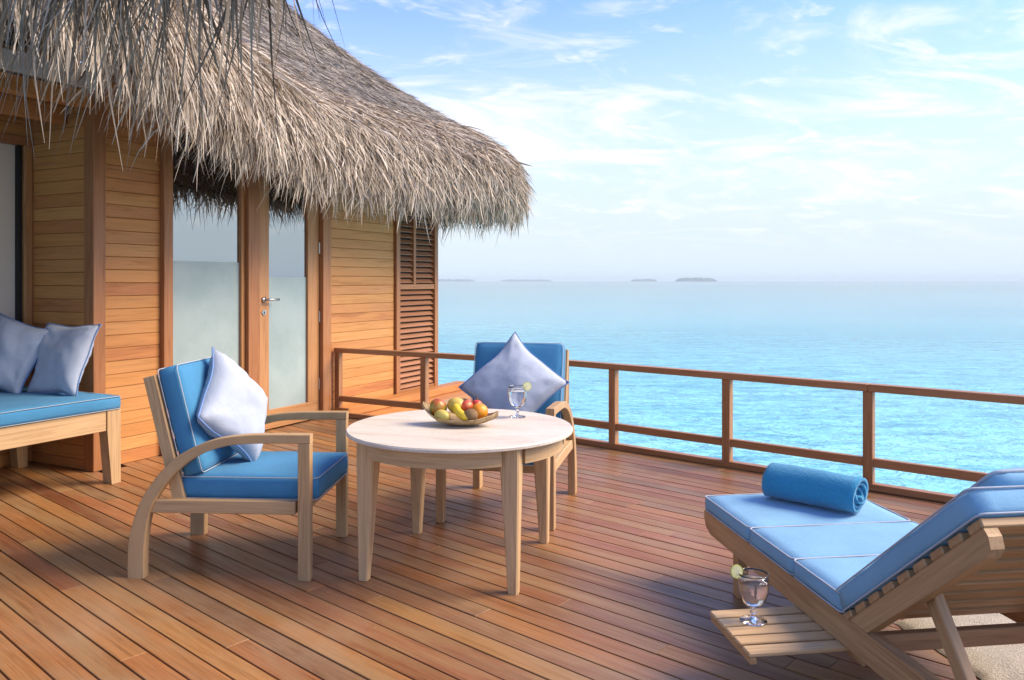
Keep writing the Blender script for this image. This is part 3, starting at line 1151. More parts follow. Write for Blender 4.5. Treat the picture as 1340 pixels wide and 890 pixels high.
def cushion(L, Wd, T, r=0.02, puff=0.012, nx=14, ny=14, nz=4):
    """rounded, slightly puffed box centred on the origin in x,y, bottom at z=0"""
    bm = bmesh.new()
    vid = {}

    def v(i, j, k):
        key = (i, j, k)
        if key not in vid:
            x, y, z = (i / nx - .5) * L, (j / ny - .5) * Wd, (k / nz) * T
            # rounding
            cx = max(-L / 2 + r, min(L / 2 - r, x))
            cy = max(-Wd / 2 + r, min(Wd / 2 - r, y))
            cz = max(r, min(T - r, z))
            d = Vector((x - cx, y - cy, z - cz))
            if d.length > 1e-9 and sum(abs(c) > 1e-9 for c in d) > 1:
                d = d.normalized() * r
            p = Vector((cx, cy, cz)) + d
            a, b = 2 * x / L, 2 * y / Wd
            e = (1 - a ** 4) * (1 - b ** 4)
            p.z += puff * e * (1 if k == nz else (-0.3 if k == 0 else 0))
            if 0 < k < nz:
                m = math.sin(math.pi * k / nz)
                p.x += (0.25 * puff) * m * (1 if i == nx else -1 if i == 0 else 0)
                p.y += (0.25 * puff) * m * (1 if j == ny else -1 if j == 0 else 0)
            w = 0.004 * mnoise.noise(p * 8 + Vector((L * 7, 3, T))) + 0.002 * mnoise.noise(p * 25)
            p += Vector((0, 0, w))
            vid[key] = bm.verts.new(p)
        return vid[key]
    for i in range(nx):
        for j in range(ny):
            bm.faces.new((v(i, j, nz), v(i + 1, j, nz), v(i + 1, j + 1, nz), v(i, j + 1, nz)))
            bm.faces.new((v(i, j + 1, 0), v(i + 1, j + 1, 0), v(i + 1, j, 0), v(i, j, 0)))
    for i in range(nx):
        for k in range(nz):
            bm.faces.new((v(i, 0, k), v(i + 1, 0, k), v(i + 1, 0, k + 1), v(i, 0, k + 1)))
            bm.faces.new((v(i + 1, ny, k), v(i, ny, k), v(i, ny, k + 1), v(i + 1, ny, k + 1)))
    for j in range(ny):
        for k in range(nz):
            bm.faces.new((v(0, j + 1, k), v(0, j, k), v(0, j, k + 1), v(0, j + 1, k + 1)))
            bm.faces.new((v(nx, j, k), v(nx, j + 1, k), v(nx, j + 1, k + 1), v(nx, j, k + 1)))
    bm.verts.index_update()
    vs = [x.co.copy() for x in bm.verts]
    fs = [[x.index for x in f.verts] for f in bm.faces]
    bm.free()
    # piping loops just outside the top and bottom edges
    rc = max(r * 1.2, 0.02)
    loops = []
    for z in (T - r * 0.28, r * 0.28):
        e = 0.001
        lp = []
        for cx, cy, a0 in ((1, 1, 0), (-1, 1, 90), (-1, -1, 180), (1, -1, 270)):
            for k in range(6):
                a = R(a0 + k * 18)
                lp.append(Vector((cx * (L / 2 - rc + e) + rc * math.cos(a), cy * (Wd / 2 - rc + e) + rc * math.sin(a), z)))
        loops.append(lp)
    return vs, fs, loops


def add_cushion(parent, size, mat, M4, piping='piping', pr=0.0022, name='cushion', r=0.018, puff=0.012):
    vs, fs, loops = cushion(*size, r=r, puff=puff)
    o = MB().add([M4 @ p for p in vs], fs).build(name, mat, parent, True)
    for lp in loops:
        # extra points along straight runs
        pts = []
        for a, b in zip(lp, lp[1:] + lp[:1]):
            n = max(1, int((b - a).length / 0.05))
            pts += [a.lerp(b, t / n) for t in range(n)]
        MB().tube([M4 @ p for p in pts], pr, 6, closed=True).build('piping', piping, o, True)
    return o


def pillow_mesh(S=0.42, T=0.075, seed=0, n=22):
    """scatter cushion in the local xz plane (y is its thickness)"""
    vs, fs = [], []
    idx = {}

    def co(i, j, s):
        u, v = i / n * 2 - 1, j / n * 2 - 1
        pin = 0.10
        x = u * (1 - pin * (1 - v * v)) * S / 2
        z = v * (1 - pin * (1 - u * u)) * S / 2
        e = max(0, (1 - u * u) * (1 - v * v))
        t = T * e ** 0.42
        wr = 0.010 * mnoise.noise(Vector((x * 9 + seed, z * 9, s * 3.0))) * min(1, e * 3) + \
            0.006 * mnoise.noise(Vector((x * 22 + seed, z * 22, s * 5.0))) * min(1, e * 4)
        # corner creases
        cr = 0.006 * math.sin(18 * (abs(u) - abs(v))) * (abs(u * v) ** 2) * min(1, e * 6)
        # folds running in from the corners and puckers along the seam
        rad = math.hypot(abs(u) - 1, abs(v) - 1)
        th = math.atan2(1.001 - abs(v), 1.001 - abs(u))
        cr += 0.009 * math.sin(th * 9 + seed + (u > 0) * 2 + (v > 0)) * math.exp(-(rad / 0.55) ** 2) * min(1, e * 8)
        cr += 0.003 * math.sin((u if abs(v) > abs(u) else v) * 26 + seed) * math.exp(-((1 - max(abs(u), abs(v))) / 0.16) ** 2) * min(1, e * 14)
        x += 0.014 * mnoise.noise(Vector((u * 1.1 + seed, v * 1.1, 7.0)))
        z += 0.014 * mnoise.noise(Vector((u * 1.1, v * 1.1 + seed, 3.0)))
        bow = 0.040 * mnoise.noise(Vector((u * 0.9 + seed, v * 0.9, 11.0)))
        return Vector((x, s * (t + wr + cr) + bow, z))
    for s in (-1, 1):
        for i in range(n + 1):
            for j in range(n + 1):
                edge = i in (0, n) or j in (0, n)
                key = (i, j, 0 if edge else s)
                if key not in idx:
                    idx[key] = len(vs)
                    vs.append(co(i, j, s))
    for s in (-1, 1):
        for i in range(n):
            for j in range(n):
                q = [(i, j), (i + 1, j), (i + 1, j + 1), (i, j + 1)]
                f = [idx[(a, b, 0 if (a in (0, n) or b in (0, n)) else s)] for a, b in q]
                fs.append(f if s < 0 else f[::-1])
    ring = [(i, 0) for i in range(n)] + [(n, j) for j in range(n)] + [(n - i, n) for i in range(n)] + [(0, n - j) for j in range(n)]
    loop = [co(a, b, 1) for a, b in ring]
    return vs, fs, loop


def pillow(loc, rot, label, S=0.42, T=0.075, seed=0, group=None, spin=0.0, piping='pipeblue'):
    """rot: Matrix 3x3 whose columns are local x (width), y (thickness normal), z (up along the pillow)"""
    vs, fs, loop = pillow_mesh(S, T, seed)
    sp = Matrix.Rotation(spin, 3, 'Y')
    o = MB().add([sp @ p for p in vs], fs).build('scatter_pillow', 'lilac', None, True)
    o.matrix_world = Matrix.Translation(loc) @ rot.to_4x4()
    tag(o, label, 'pillow', group)
    MB().tube([sp @ p for p in loop], 0.0042, 6, closed=True).build('piping', piping, o, True)
    return o


def basis(x, y, z):
    return Matrix(((x.x, y.x, z.x), (x.y, y.y, z.y), (x.z, y.z, z.z)))


# ------------------------------------------------------------------ armchairs
ARM_OUT = [(0.0, 0.0), (0.0, 0.06), (0.006, 0.164), (0.042, 0.291), (0.098, 0.392), (0.187, 0.493), (0.276, 0.55), (0.377, 0.588), (0.504, 0.607), (0.64, 0.611), (0.78, 0.612)]
ARM_IN = [(0.071, 0.0), (0.071, 0.06), (0.076, 0.164), (0.098, 0.285), (0.149, 0.378), (0.225, 0.462), (0.314, 0.523), (0.415, 0.558), (0.504, 0.570), (0.64, 0.573), (0.78, 0.574)]


def make_chair():
    root = empty('armchair')
    oo = catmull([Vector((x - 0.39, 0, z)) for x, z in ARM_OUT], 4)
    ii = catmull([Vector((x - 0.39, 0, z)) for x, z in ARM_IN], 4)
    TH = 0.044
    for s in (-1, 1):
        y0, y1 = s * 0.312, s * (0.312 - TH)
        vs, fs, gs = [], [], []
        arc = 0
        bv = 0.003
        sg = -s

        for k in range(len(oo)):
            if k:
                arc += (oo[k] - oo[k - 1]).length
            a, b = oo[k], ii[k]
            d = (b - a).normalized() * bv
            ring = [a + d + Vector((0, y0, 0)), a + Vector((0, y0 + sg * bv, 0)), a + Vector((0, y1 - sg * bv, 0)), a + d + Vector((0, y1, 0)),
                    b - d + Vector((0, y1, 0)), b + Vector((0, y1 - sg * bv, 0)), b + Vector((0, y0 + sg * bv, 0)), b - d + Vector((0, y0, 0))]
            vs += ring
            gs += [Vector((arc, p.y, (p - a).length)) for p in ring]
        nr = 8
        for k in range(len(oo) - 1):
            for j in range(nr):
                q = [k * nr + j, k * nr + (j + 1) % nr, (k + 1) * nr + (j + 1) % nr, (k + 1) * nr + j]
                fs.append(q)
        fs.append(list(range(nr)))
        fs.append(list(range((len(oo) - 1) * nr, len(oo) * nr)))
        MB().add(vs, fs, gs).build('arm', 'teak', root)
        # front leg
        MB().beam((0.364, s * (0.312 - TH / 2), 0), (0.364, s * (0.312 - TH / 2), 0.574), TH - 0.002, 0.052, up=(1, 0, 0)).build('leg', 'teak', root)
        # side rail
        MB().beam((-0.31, s * 0.284, 0.302), (0.325, s * 0.284, 0.302), 0.036, 0.055).build('side_rail', 'teak', root)
        # leaning back post
        MB().beam((-0.178, s * 0.258, 0.285), (-0.318, s * 0.258, 0.845), 0.03, 0.052, up=(1, 0, 0.2)).build('back_post', 'teak', root)
    MB().beam((0.345, -0.256, 0.302), (0.345, 0.256, 0.302), 0.03, 0.055).build('front_rail', 'teak', root)
    MB().beam((-0.20, -0.265, 0.302), (-0.20, 0.265, 0.302), 0.03, 0.055).build('rear_rail', 'teak', root)
    for k in range(5):
        x = -0.10 + k * 0.095
        MB().beam((x, -0.266, 0.3055), (x, 0.266, 0.3055), 0.06, 0.016).build('seat_slat', 'teak', root)
    d = Vector((-0.14, 0, 0.56)).normalized()
    for k in range(5):
        p = Vector((-0.178, 0, 0.285)) + d * (0.16 + k * 0.095)
        p2 = p + Vector((-0.012, 0, 0))
        MB().beam(p2 + Vector((0, -0.242, 0)), p2 + Vector((0, 0.242, 0)), 0.012, 0.055, up=d).build('back_slat', 'teak', root)
    # cushions
    m = Matrix.Translation((0.105, 0, 0.322))
    add_cushion(root, (0.60, 0.508, 0.10), 'blue', m, name='seat_cushion')
    nrm = Vector((d.z, 0, -d.x))
    base = Vector((-0.178, 0, 0.285)) + d * 0.125 + nrm * 0.032
    m3 = Matrix(((d.x, 0, nrm.x, 0), (0, 1, 0, 0), (d.z, 0, nrm.z, 0), (0, 0, 0, 1)))
    m3 = Matrix(((d.x, 0.0, nrm.x, 0), (0.0, 1.0, 0.0, 0), (d.z, 0.0, nrm.z, 0), (0, 0, 0, 1)))
    m4 = Matrix.Translation(base + d * 0.235) @ m3
    add_cushion(root, (0.47, 0.520, 0.095), 'blue', m4, name='back_cushion')
    return root


def copy_tree(o, parent=None):
    c = o.copy()
    C.objects.link(c)
    c.parent = parent
    for ch in list(o.children):
        copy_tree(ch, c)
    return c


chair_a = make_chair()
chair_b = copy_tree(chair_a)
FA = Vector((0.998, -0.055, 0)).normalized()
FB = Vector((-0.225, -0.974, 0)).normalized()
CA, CB = Vector((-1.212, 3.665, 0)), Vector((-0.005, 4.46, 0))
chair_a.location, chair_a.rotation_euler = CA, (0, 0, math.atan2(FA.y, FA.x))
chair_b.location, chair_b.rotation_euler = CB, (0, 0, math.atan2(FB.y, FB.x))
tag(chair_a, 'teak armchair with blue cushions standing between the daybed and the round table', 'armchair', 'teak armchairs round the table')
tag(chair_b, 'teak armchair with blue cushions between the round table and the railing', 'armchair', 'teak armchairs round the table')


def chair_pillow(fwd, cen, label, seed, tilt, dx, dz, yaw=0.0, S=0.42, spin=R(45)):
    lat = Vector((-fwd.y, fwd.x, 0))
    fw = (Matrix.Rotation(yaw, 3, 'Z') @ fwd)
    la = Vector((-fw.y, fw.x, 0))
    up = (Z(math.cos(tilt)) - fw * math.sin(tilt))
    nr = la.cross(up)
    loc = cen + fwd * dx + Z(dz)
    pillow(loc, basis(la, nr, up), label, S=S, T=0.094, seed=seed, spin=spin, group='pale blue scatter pillows')


chair_pillow(FA, CA, 'plump pale blue pillow on its corner in the armchair nearest the daybed', 2.0, R(21), -0.065, 0.672, yaw=R(-6), S=0.41)
chair_pillow(FB, CB, 'pale blue pillow standing on its corner in the armchair by the railing', 5.0, R(25), -0.055, 0.665, S=0.45, spin=R(41.5))

# ------------------------------------------------------------------ round table
TC = Vector((-0.232, 3.604, 0))
TZ = 0.60


def make_table():
    root = empty('round_table', TC, R(-13.3), 'round teak dining table with a pale stone top and tapered legs', 'table')
    prof = [(0, TZ - 0.019), (0.496, TZ - 0.019), (0.503, TZ - 0.016), (0.504, TZ - 0.006), (0.500, TZ), (0.47, TZ + 0.0004), (0, TZ + 0.0005)]
    MB().lathe(prof, 96).build('table_top', 'stone', root)
    # apron: four curved pieces between the legs
    ro, ri, z0, z1 = 0.458, 0.432, TZ - 0.088, TZ - 0.020
    for q in range(4):
        vs, fs, gs = [], [], []
        n = 20
        a0, a1 = q * 90 - 38, q * 90 + 38
        for k in range(n + 1):
            a = R(a0 + (a1 - a0) * k / n)
            for rr, zz in ((ro, z0), (ro, z1), (ri, z1), (ri, z0)):
                vs.append(Vector((rr * math.cos(a), rr * math.sin(a), zz)))
                gs.append(Vector((a * rr, rr, zz)))
        for k in range(n):
            for j in range(4):
                fs.append((k * 4 + j, k * 4 + (j + 1) % 4, (k + 1) * 4 + (j + 1) % 4, (k + 1) * 4 + j))
        fs += [(0, 1, 2, 3), (n * 4 + 3, n * 4 + 2, n * 4 + 1, n * 4)]
        MB().add(vs, fs, gs).build('apron', 'teak_pale', root)
    for sx in (-1, 1):
        for sy in (-1, 1):
            # square leg, tapered on its inner faces; outer corner fixed
            o = 0.348
            zt = TZ - 0.0195
            lv = [(zt, 0.082), (TZ - 0.09, 0.079), (0.0, 0.047)]
            vs, gs = [], []
            c = 0.006
            for z, w in lv:
                x0, x1, y0, y1 = o - w, o, o - w, o
                if z == 0:
                    x1 -= 0.006
                    y1 -= 0.006
                ring = [(x0 + c, y0), (x1 - c, y0), (x1, y0 + c), (x1, y1 - c), (x1 - c, y1), (x0 + c, y1), (x0, y1 - c), (x0, y0 + c)]
                for x, y in ring:
                    vs.append(Vector((sx * x, sy * y, z)))
                    gs.append(Vector((z, x, y)))
            fs = []
            for k in range(2):
                for j in range(8):
                    f = [k * 8 + j, k * 8 + (j + 1) % 8, (k + 1) * 8 + (j + 1) % 8, (k + 1) * 8 + j]
                    fs.append(f)
            fs += [list(range(8)), list(range(16, 24))]
            MB().add(vs, fs, gs).build('leg', 'teak_pale', root)
    return root


make_table()

# ------------------------------------------------------------------ fruit tray and fruit


def make_fruit():
    cx, cy = -0.235, 3.62
    base = Vector((cx, cy, TZ + 0.001))
    rot = R(-14)
    m, nt, b = new_mat('woven_palm_sheath')
    gc = attr(nt, 'gc').outputs['Vector']
    n1 = mapped_noise(nt, gc, (14, 120, 30), 4, 0.6)
    n2 = mapped_noise(nt, gc, (30, 30, 30), 3, 0.5)
    c = ramp(nt, [(0.3, (0.20, 0.12, 0.055)), (0.5, (0.40, 0.28, 0.14)), (0.72, (0.55, 0.42, 0.25))], n1)
    c = mixc(nt, mrange(nt, n2, 0.55, 0.7, 0, 0.5), c, (0.24, 0.15, 0.07))
    nt.links.new(c, b.inputs['Base Color'])
    b.inputs['Roughness'].default_value = 0.7
    bump(nt, b, n1, 0.5, 0.004)
    M['sheath'] = m
    n, k = 36, 14
    Lh, Wh = 0.178, 0.098
    vs, fs, gs = [], [], []
    for side in (0, 1):
        for i in range(n + 1):
            u = i / n * 2 - 1
            hw = Wh * max(0.02, (1 - abs(u) ** 2.2)) ** 0.75
            for j in range(k + 1):
                v = j / k * 2 - 1
                lift = 0.075 if u < 0 else 0.045
                z = lift * abs(u) ** 2.4 + 0.032 * v * v * (1 - 0.4 * abs(u)) + 0.004 * mnoise.noise((u * 4, v * 3, 1.0))
                vs.append(Vector((u * Lh, v * hw, z + (0.0 if side == 0 else 0.006))))
                gs.append(Vector((u * Lh, v * hw, z)))
    per = (n + 1) * (k + 1)
    for s in (0, 1):
        for i in range(n):
            for j in range(k):
                q = [s * per + i * (k + 1) + j, s * per + (i + 1) * (k + 1) + j, s * per + (i + 1) * (k + 1) + j + 1, s * per + i * (k + 1) + j + 1]
                fs.append(q if s else q[::-1])
    for i in range(n):
        for j in (0, k):
            fs.append((i * (k + 1) + j, (i + 1) * (k + 1) + j, per + (i + 1) * (k + 1) + j, per + i * (k + 1) + j))
    tray = MB().add(vs, fs, gs).build('fruit_tray', 'sheath', None, True)
    tray.location = base
    tray.rotation_euler = (0, 0, rot)
    tag(tray, 'boat-shaped woven palm tray holding fruit on the round table', 'tray')
    RM = Matrix.Rotation(rot, 3, 'Z')

    def fruit_mat(name, a, b_, c_, sc=25, rough=0.35, spots=None):
        m, nt, bb = new_mat(name)
        tc = nd(nt, 'ShaderNodeTexCoord').outputs['Object']
        n = mapped_noise(nt, tc, (sc, sc, sc), 4, 0.6)
        cc = ramp(nt, [(0.35, a), (0.5, b_), (0.66, c_)], n)
        if spots:
            n2 = mapped_noise(nt, tc, (180, 180, 180), 2, 0.5)
            cc = mixc(nt, mrange(nt, n2, 0.60, 0.70, 0, 0.6), cc, spots)
            bump(nt, bb, n2, 0.12, 0.002)
        nt.links.new(cc, bb.inputs['Base Color'])
        bb.inputs['Roughness'].default_value = rough
        M[name] = m
    fruit_mat('mango_skin', (0.35, 0.035, 0.02), (0.42, 0.12, 0.02), (0.30, 0.27, 0.04), 14)
    fruit_mat('yellow_skin', (0.60, 0.36, 0.05), (0.66, 0.45, 0.09), (0.52, 0.40, 0.08), 16)
    fruit_mat('pear_skin', (0.50, 0.38, 0.07), (0.55, 0.43, 0.10), (0.42, 0.36, 0.08), 30, 0.45, (0.25, 0.15, 0.04))
    fruit_mat('banana_skin', (0.68, 0.44, 0.02), (0.76, 0.52, 0.03), (0.72, 0.52, 0.05), 20, 0.45, (0.45, 0.26, 0.03))
    fruit_mat('orange_skin', (0.72, 0.22, 0.010), (0.78, 0.27, 0.014), (0.80, 0.31, 0.02), 20, 0.4, (0.66, 0.19, 0.01))
    fruit_mat('red_skin', (0.50, 0.035, 0.025), (0.56, 0.07, 0.035), (0.58, 0.20, 0.06), 22)
    fruit_mat('kiwi_skin', (0.15, 0.085, 0.035), (0.19, 0.11, 0.05), (0.23, 0.14, 0.06), 40, 0.85, (0.10, 0.055, 0.02))

    def ball(name, x, y, z, rx, ry, rz, mat, label, rz_rot=0.0, ry_rot=0.0, egg=0.0, stem=None, dimple=0.0):
        n, k = 26, 18
        vs, fs = [], []
        for i in range(k + 1):
            th = math.pi * i / k
            for j in range(n):
                ph = 2 * math.pi * j / n
                p = Vector((math.sin(th) * math.cos(ph), math.sin(th) * math.sin(ph), math.cos(th)))
                f = 1 + egg * p.x - dimple * math.exp(-((1 - p.z) * 14)) - 0.6 * dimple * math.exp(-((1 + p.z) * 14))
                f += 0.02 * mnoise.noise(p * 1.7 + Vector((x * 50, 0, 0)))
                vs.append(Vector((p.x * rx, p.y * ry * (1 + egg * 0.6 * p.x), p.z * rz * (1 + egg * 0.6 * p.x))) * f)
        for i in range(k):
            for j in range(n):
                a, b = i * n + j, i * n + (j + 1) % n
                fs.append((a, a + n, b + n, b))
        o = MB().add(vs, fs).build(name, mat, None, True)
        o.location = base + RM @ Vector((x, y, z))
        o.rotation_euler = (0, ry_rot, rot + rz_rot)
        tag(o, label, 'fruit')
        if stem:
            MB().tube([Vector((0, 0, rz * (1 - dimple) - 0.004)), Vector((0.002, 0, rz + 0.008))], 0.0025, 6).build('stem', 'kiwi_skin', o, True)
        return o
    ball('mango', -0.105, 0.000, 0.076, 0.043, 0.038, 0.040, 'mango_skin', 'red and green mango at the raised end of the fruit tray', R(60), R(50), 0.05)
    ball('mango', -0.030, 0.030, 0.083, 0.046, 0.037, 0.037, 'yellow_skin', 'large smooth yellow mango on top at the back of the fruit pile', R(-20), R(8), 0.08)
    ball('pear', -0.062, -0.052, 0.044, 0.040, 0.029, 0.029, 'pear_skin', 'small freckled yellow-green pear lying beside the banana', R(-18), R(6), -0.12, None)
    ball('kiwi', 0.066, -0.052, 0.055, 0.033, 0.030, 0.029, 'kiwi_skin', 'brown furry kiwi fruit in front of the orange', R(20))
    ball('orange', 0.092, 0.002, 0.066, 0.038, 0.038, 0.036, 'orange_skin', 'bright orange in the fruit tray behind the kiwi', 0, R(20), 0, None, 0.06)
    ball('apple', 0.020, 0.030, 0.080, 0.033, 0.033, 0.030, 'red_skin', 'streaked red apple between the yellow mango and the orange', 0.4, R(-15), 0, True, 0.12)
    ball('apple', 0.062, 0.058, 0.085, 0.026, 0.026, 0.024, 'red_skin', 'small red apple at the back behind the orange', 1.4, R(12), 0, True, 0.12)
    # banana: curved tapered sweep
    pts, rads = [], []
    for i in range(17):
        t = i / 16
        a = R(-38 + 76 * t)
        x = math.sin(a) * 0.098
        y = 0.098 - math.cos(a) * 0.098
        pts.append(Vector((x, y * 0.75, 0.004 - 0.026 * t)))
        rads.append(0.0185 * min(1, 0.32 + 2.9 * min(t, 1 - t) ** 0.8))
    o = MB().tube(pts, 0.02, 10, rads=rads).build('banana', 'banana_skin', None, True)
    o.location = base + RM @ Vector((0.012, -0.050, 0.072))
    o.rotation_euler = (R(15), R(12), rot + R(-42))
    tag(o, 'single yellow banana lying across the front of the fruit pile', 'fruit')


make_fruit()

# ------------------------------------------------------------------ drinks


def goblet(loc, h, label, lime_label, lime_ang, s=1.0):
    root = empty('goblet', loc, 0, label, 'glass', 'stemmed water glasses')
    r = 0.0445 * s
    outer = [(0.0, 0.0), (0.038 * s, 0.0), (0.040 * s, 0.002), (0.036 * s, 0.005), (0.012 * s, 0.010), (0.0065 * s, 0.016), (0.0065 * s, 0.024), (0.0105 * s, 0.030), (0.0065 * s, 0.036),
             (0.008 * s, 0.042), (0.020 * s, 0.050), (0.033 * s, 0.064), (0.041 * s, 0.085), (r, 0.11), (r * 1.0, 0.13), (r * 0.985, h)]
    inner = [(r * 0.985 - 0.0022, h), (r - 0.0022, 0.13), (r - 0.0024, 0.11), (0.041 * s - 0.0026, 0.085), (0.033 * s - 0.003, 0.066), (0.019 * s, 0.054), (0.0, 0.049)]
    prof = [Vector((a, 0, b)) for a, b in outer]
    op = [(v.x, v.z) for v in catmull(prof[1:], 3)]
    ip = [(max(0, v.x), v.z) for v in catmull([Vector((a, 0, b)) for a, b in inner], 3)]
    MB().lathe([(0, 0)] + op + ip, 40).build('glass_body', 'glass', root, True)
    lvl = h - 0.022
    wpf = [(0.0, 0.0495)] + [(max(0, x - 0.0006), z + 0.0003) for x, z in reversed(ip) if z < lvl]
    wpf += [(r - 0.0030, lvl), (0.0, lvl)]
    MB().lathe(wpf, 40).build('water', 'water', root, True)
    # lime wheel slotted on the rim
    if 'lime_rind' not in M:
        M['lime_rind'] = plain('lime_rind', (0.56, 0.58, 0.14), 0.5)
        m, nt, b = new_mat('lime_flesh')
        tc = nd(nt, 'ShaderNodeTexCoord').outputs['Object']
        n = mapped_noise(nt, tc, (90, 90, 90), 3, 0.6)
        nt.links.new(ramp(nt, [(0.35, (0.66, 0.64, 0.28)), (0.65, (0.78, 0.76, 0.45))], n), b.inputs['Base Color'])
        b.inputs['Roughness'].default_value = 0.35
        b.inputs['Subsurface Weight'].default_value = 0.3
        b.inputs['Subsurface Radius'].default_value = (0.01, 0.01, 0.004)
        M['lime_flesh'] = m
        M['lime_pith'] = plain('lime_pith', (0.74, 0.74, 0.55), 0.6)
    rr = 0.021
    c = Vector((math.cos(lime_ang), math.sin(lime_ang), 0))
    lime = MB().lathe([(0, -0.002), (rr * 0.86, -0.002), (rr * 0.86, 0.002), (0, 0.002)], 28).build('lime_slice', 'lime_pith')
    # three-quarter face to the room
    face = Vector((0.25, -1, 0.12)).normalized()
    lime.matrix_world = Matrix.Translation(Vector(loc) + c * (r + 0.004) + Z(h + 0.002)) @ face.to_track_quat('Z', 'Y').to_matrix().to_4x4()
    tag(lime, lime_label, 'lime slice', 'lime slices on glasses')
    MB().lathe([(rr * 0.86, -0.0024), (rr, -0.002), (rr, 0.002), (rr * 0.86, 0.0024), (rr * 0.86, -0.0024)], 28).build('rind', 'lime_rind', lime)
    for i in range(8):
        a0, a1 = i * 45 + 4, i * 45 + 41
        for sd in (-1, 1):
            z = sd * 0.0026
            vs = [Vector((rr * 0.10 * math.cos(R((a0 + a1) / 2)), rr * 0.10 * math.sin(R((a0 + a1) / 2)), z))]
            for k in range(5):
                a = R(a0 + (a1 - a0) * k / 4)
                vs.append(Vector((rr * 0.82 * math.cos(a), rr * 0.82 * math.sin(a), z)))
            MB().add(vs, [tuple(range(6)) if sd > 0 else tuple(range(6))[::-1]]).build('segment', 'lime_flesh', lime)
    return root


goblet(Vector((0.026, 3.83, TZ + 0.0008)), 0.147, 'stemmed glass of iced water standing on the round table behind the fruit',
       'pale lime slice on the rim of the glass on the round table', R(-20))

# ------------------------------------------------------------------ daybed
BEDR = wp(-0.116, 0.44)            # front right corner (plan)


def make_daybed():
    root = empty('daybed', BEDR, 0, 'long low teak daybed with a thin blue mattress in the alcove', 'daybed')
    LEN, DEP = 2.1, 1.03

    def bp(a, b, z):               # a: along bed from the right end, b: from the front edge to the back
        return -W * a - NW * b + Z(z)

    def part(name, m, mat='teak', sm=False):
        return m.build(name, mat, root, sm)
    for a in (0.046, LEN - 0.046):
        for b in (0.045, DEP - 0.05):
            # leg tapered on its inner side
            s = 1 if a < 1 else -1
            vs, gs = [], []
            for z, w in ((0.0, 0.062), (0.33, 0.092), (0.455, 0.092)):
                a0, a1 = (a - s * 0.046), (a - s * 0.046 + s * w)
                for x, y in ((a0, b - 0.04), (a1, b - 0.04), (a1, b + 0.04), (a0, b + 0.04)):
                    vs.append(bp(x, y, z))
                    gs.append(Vector((z, x, y)))
            fs = [(0, 1, 2, 3), (8, 9, 10, 11)]
            for k in range(2):
                for j in range(4):
                    fs.append((k * 4 + j, k * 4 + (j + 1) % 4, (k + 1) * 4 + (j + 1) % 4, (k + 1) * 4 + j))
            part('leg', MB().add(vs, fs, gs))
    part('front_rail', MB().beam(bp(0.093, 0.03, 0.393), bp(LEN - 0.093, 0.03, 0.393), 0.035, 0.122), 'teak_pale')
    part('rear_rail', MB().beam(bp(0.093, DEP - 0.03, 0.393), bp(LEN - 0.093, DEP - 0.03, 0.393), 0.035, 0.122))
    for a in (0.03, LEN - 0.03):
        part('end_rail', MB().beam(bp(a, 0.087, 0.393), bp(a, DEP - 0.092, 0.393), 0.03, 0.12))
    part('base_board', MB().beam(bp(0.05, DEP / 2, 0.448), bp(LEN - 0.05, DEP / 2, 0.448), DEP - 0.12, 0.012))
    m = frame(bp(LEN, 0, 0), bp(0, 0, 0))[0].to_3x3().to_4x4()
    m = Matrix.Translation(bp(LEN / 2, DEP / 2, 0.457)) @ m
    add_cushion(root, (LEN, DEP, 0.084), 'blue', m, name='mattress', r=0.014, puff=0.006)


make_daybed()


def bed_pillow(a, b, yaw, tilt, label, seed, S=0.44, spin=0.0, dz=0.0):
    """a: distance from the alcove corner side wall towards -W, b: behind the wall plane"""
    loc = wp(-a, -b) + Z(0.545 + S / 2 * math.cos(tilt) * 0.93 + dz)
    fw = (Matrix.Rotation(yaw, 3, 'Z') @ (-W))            # direction the pillow faces
    la = Vector((-fw.y, fw.x, 0))
    up = Z(math.cos(tilt)) - fw * math.sin(tilt)
    pillow(loc, basis(la, la.cross(up), up), label, S=S, T=0.075, seed=seed, spin=spin, group='pale blue scatter pillows')


bed_pillow(0.21, -0.01, R(4), R(22), 'pale blue square pillow in front of the other on the daybed', 9.0, S=0.48)
bed_pillow(0.32, 0.38, R(18), R(24), 'pale blue pillow tucked in the alcove corner behind another pillow', 12.0, S=0.48, spin=R(14), dz=0.03)

# ------------------------------------------------------------------ lounger
LAX = Vector((0.132, -0.991, 0)).normalized()      # from the foot towards the head (to the camera)
LWD = Vector((0.991, 0.132, 0)).normalized()       # across, away from the tray side
LF = Vector((0.8157, 3.4125, 0))                   # near-left foot corner in plan
LZ = 0.34                                          # top of the mattress
LW = 0.655


def lp(a, b, z):
    return LAX * a + LWD * b + Z(z)


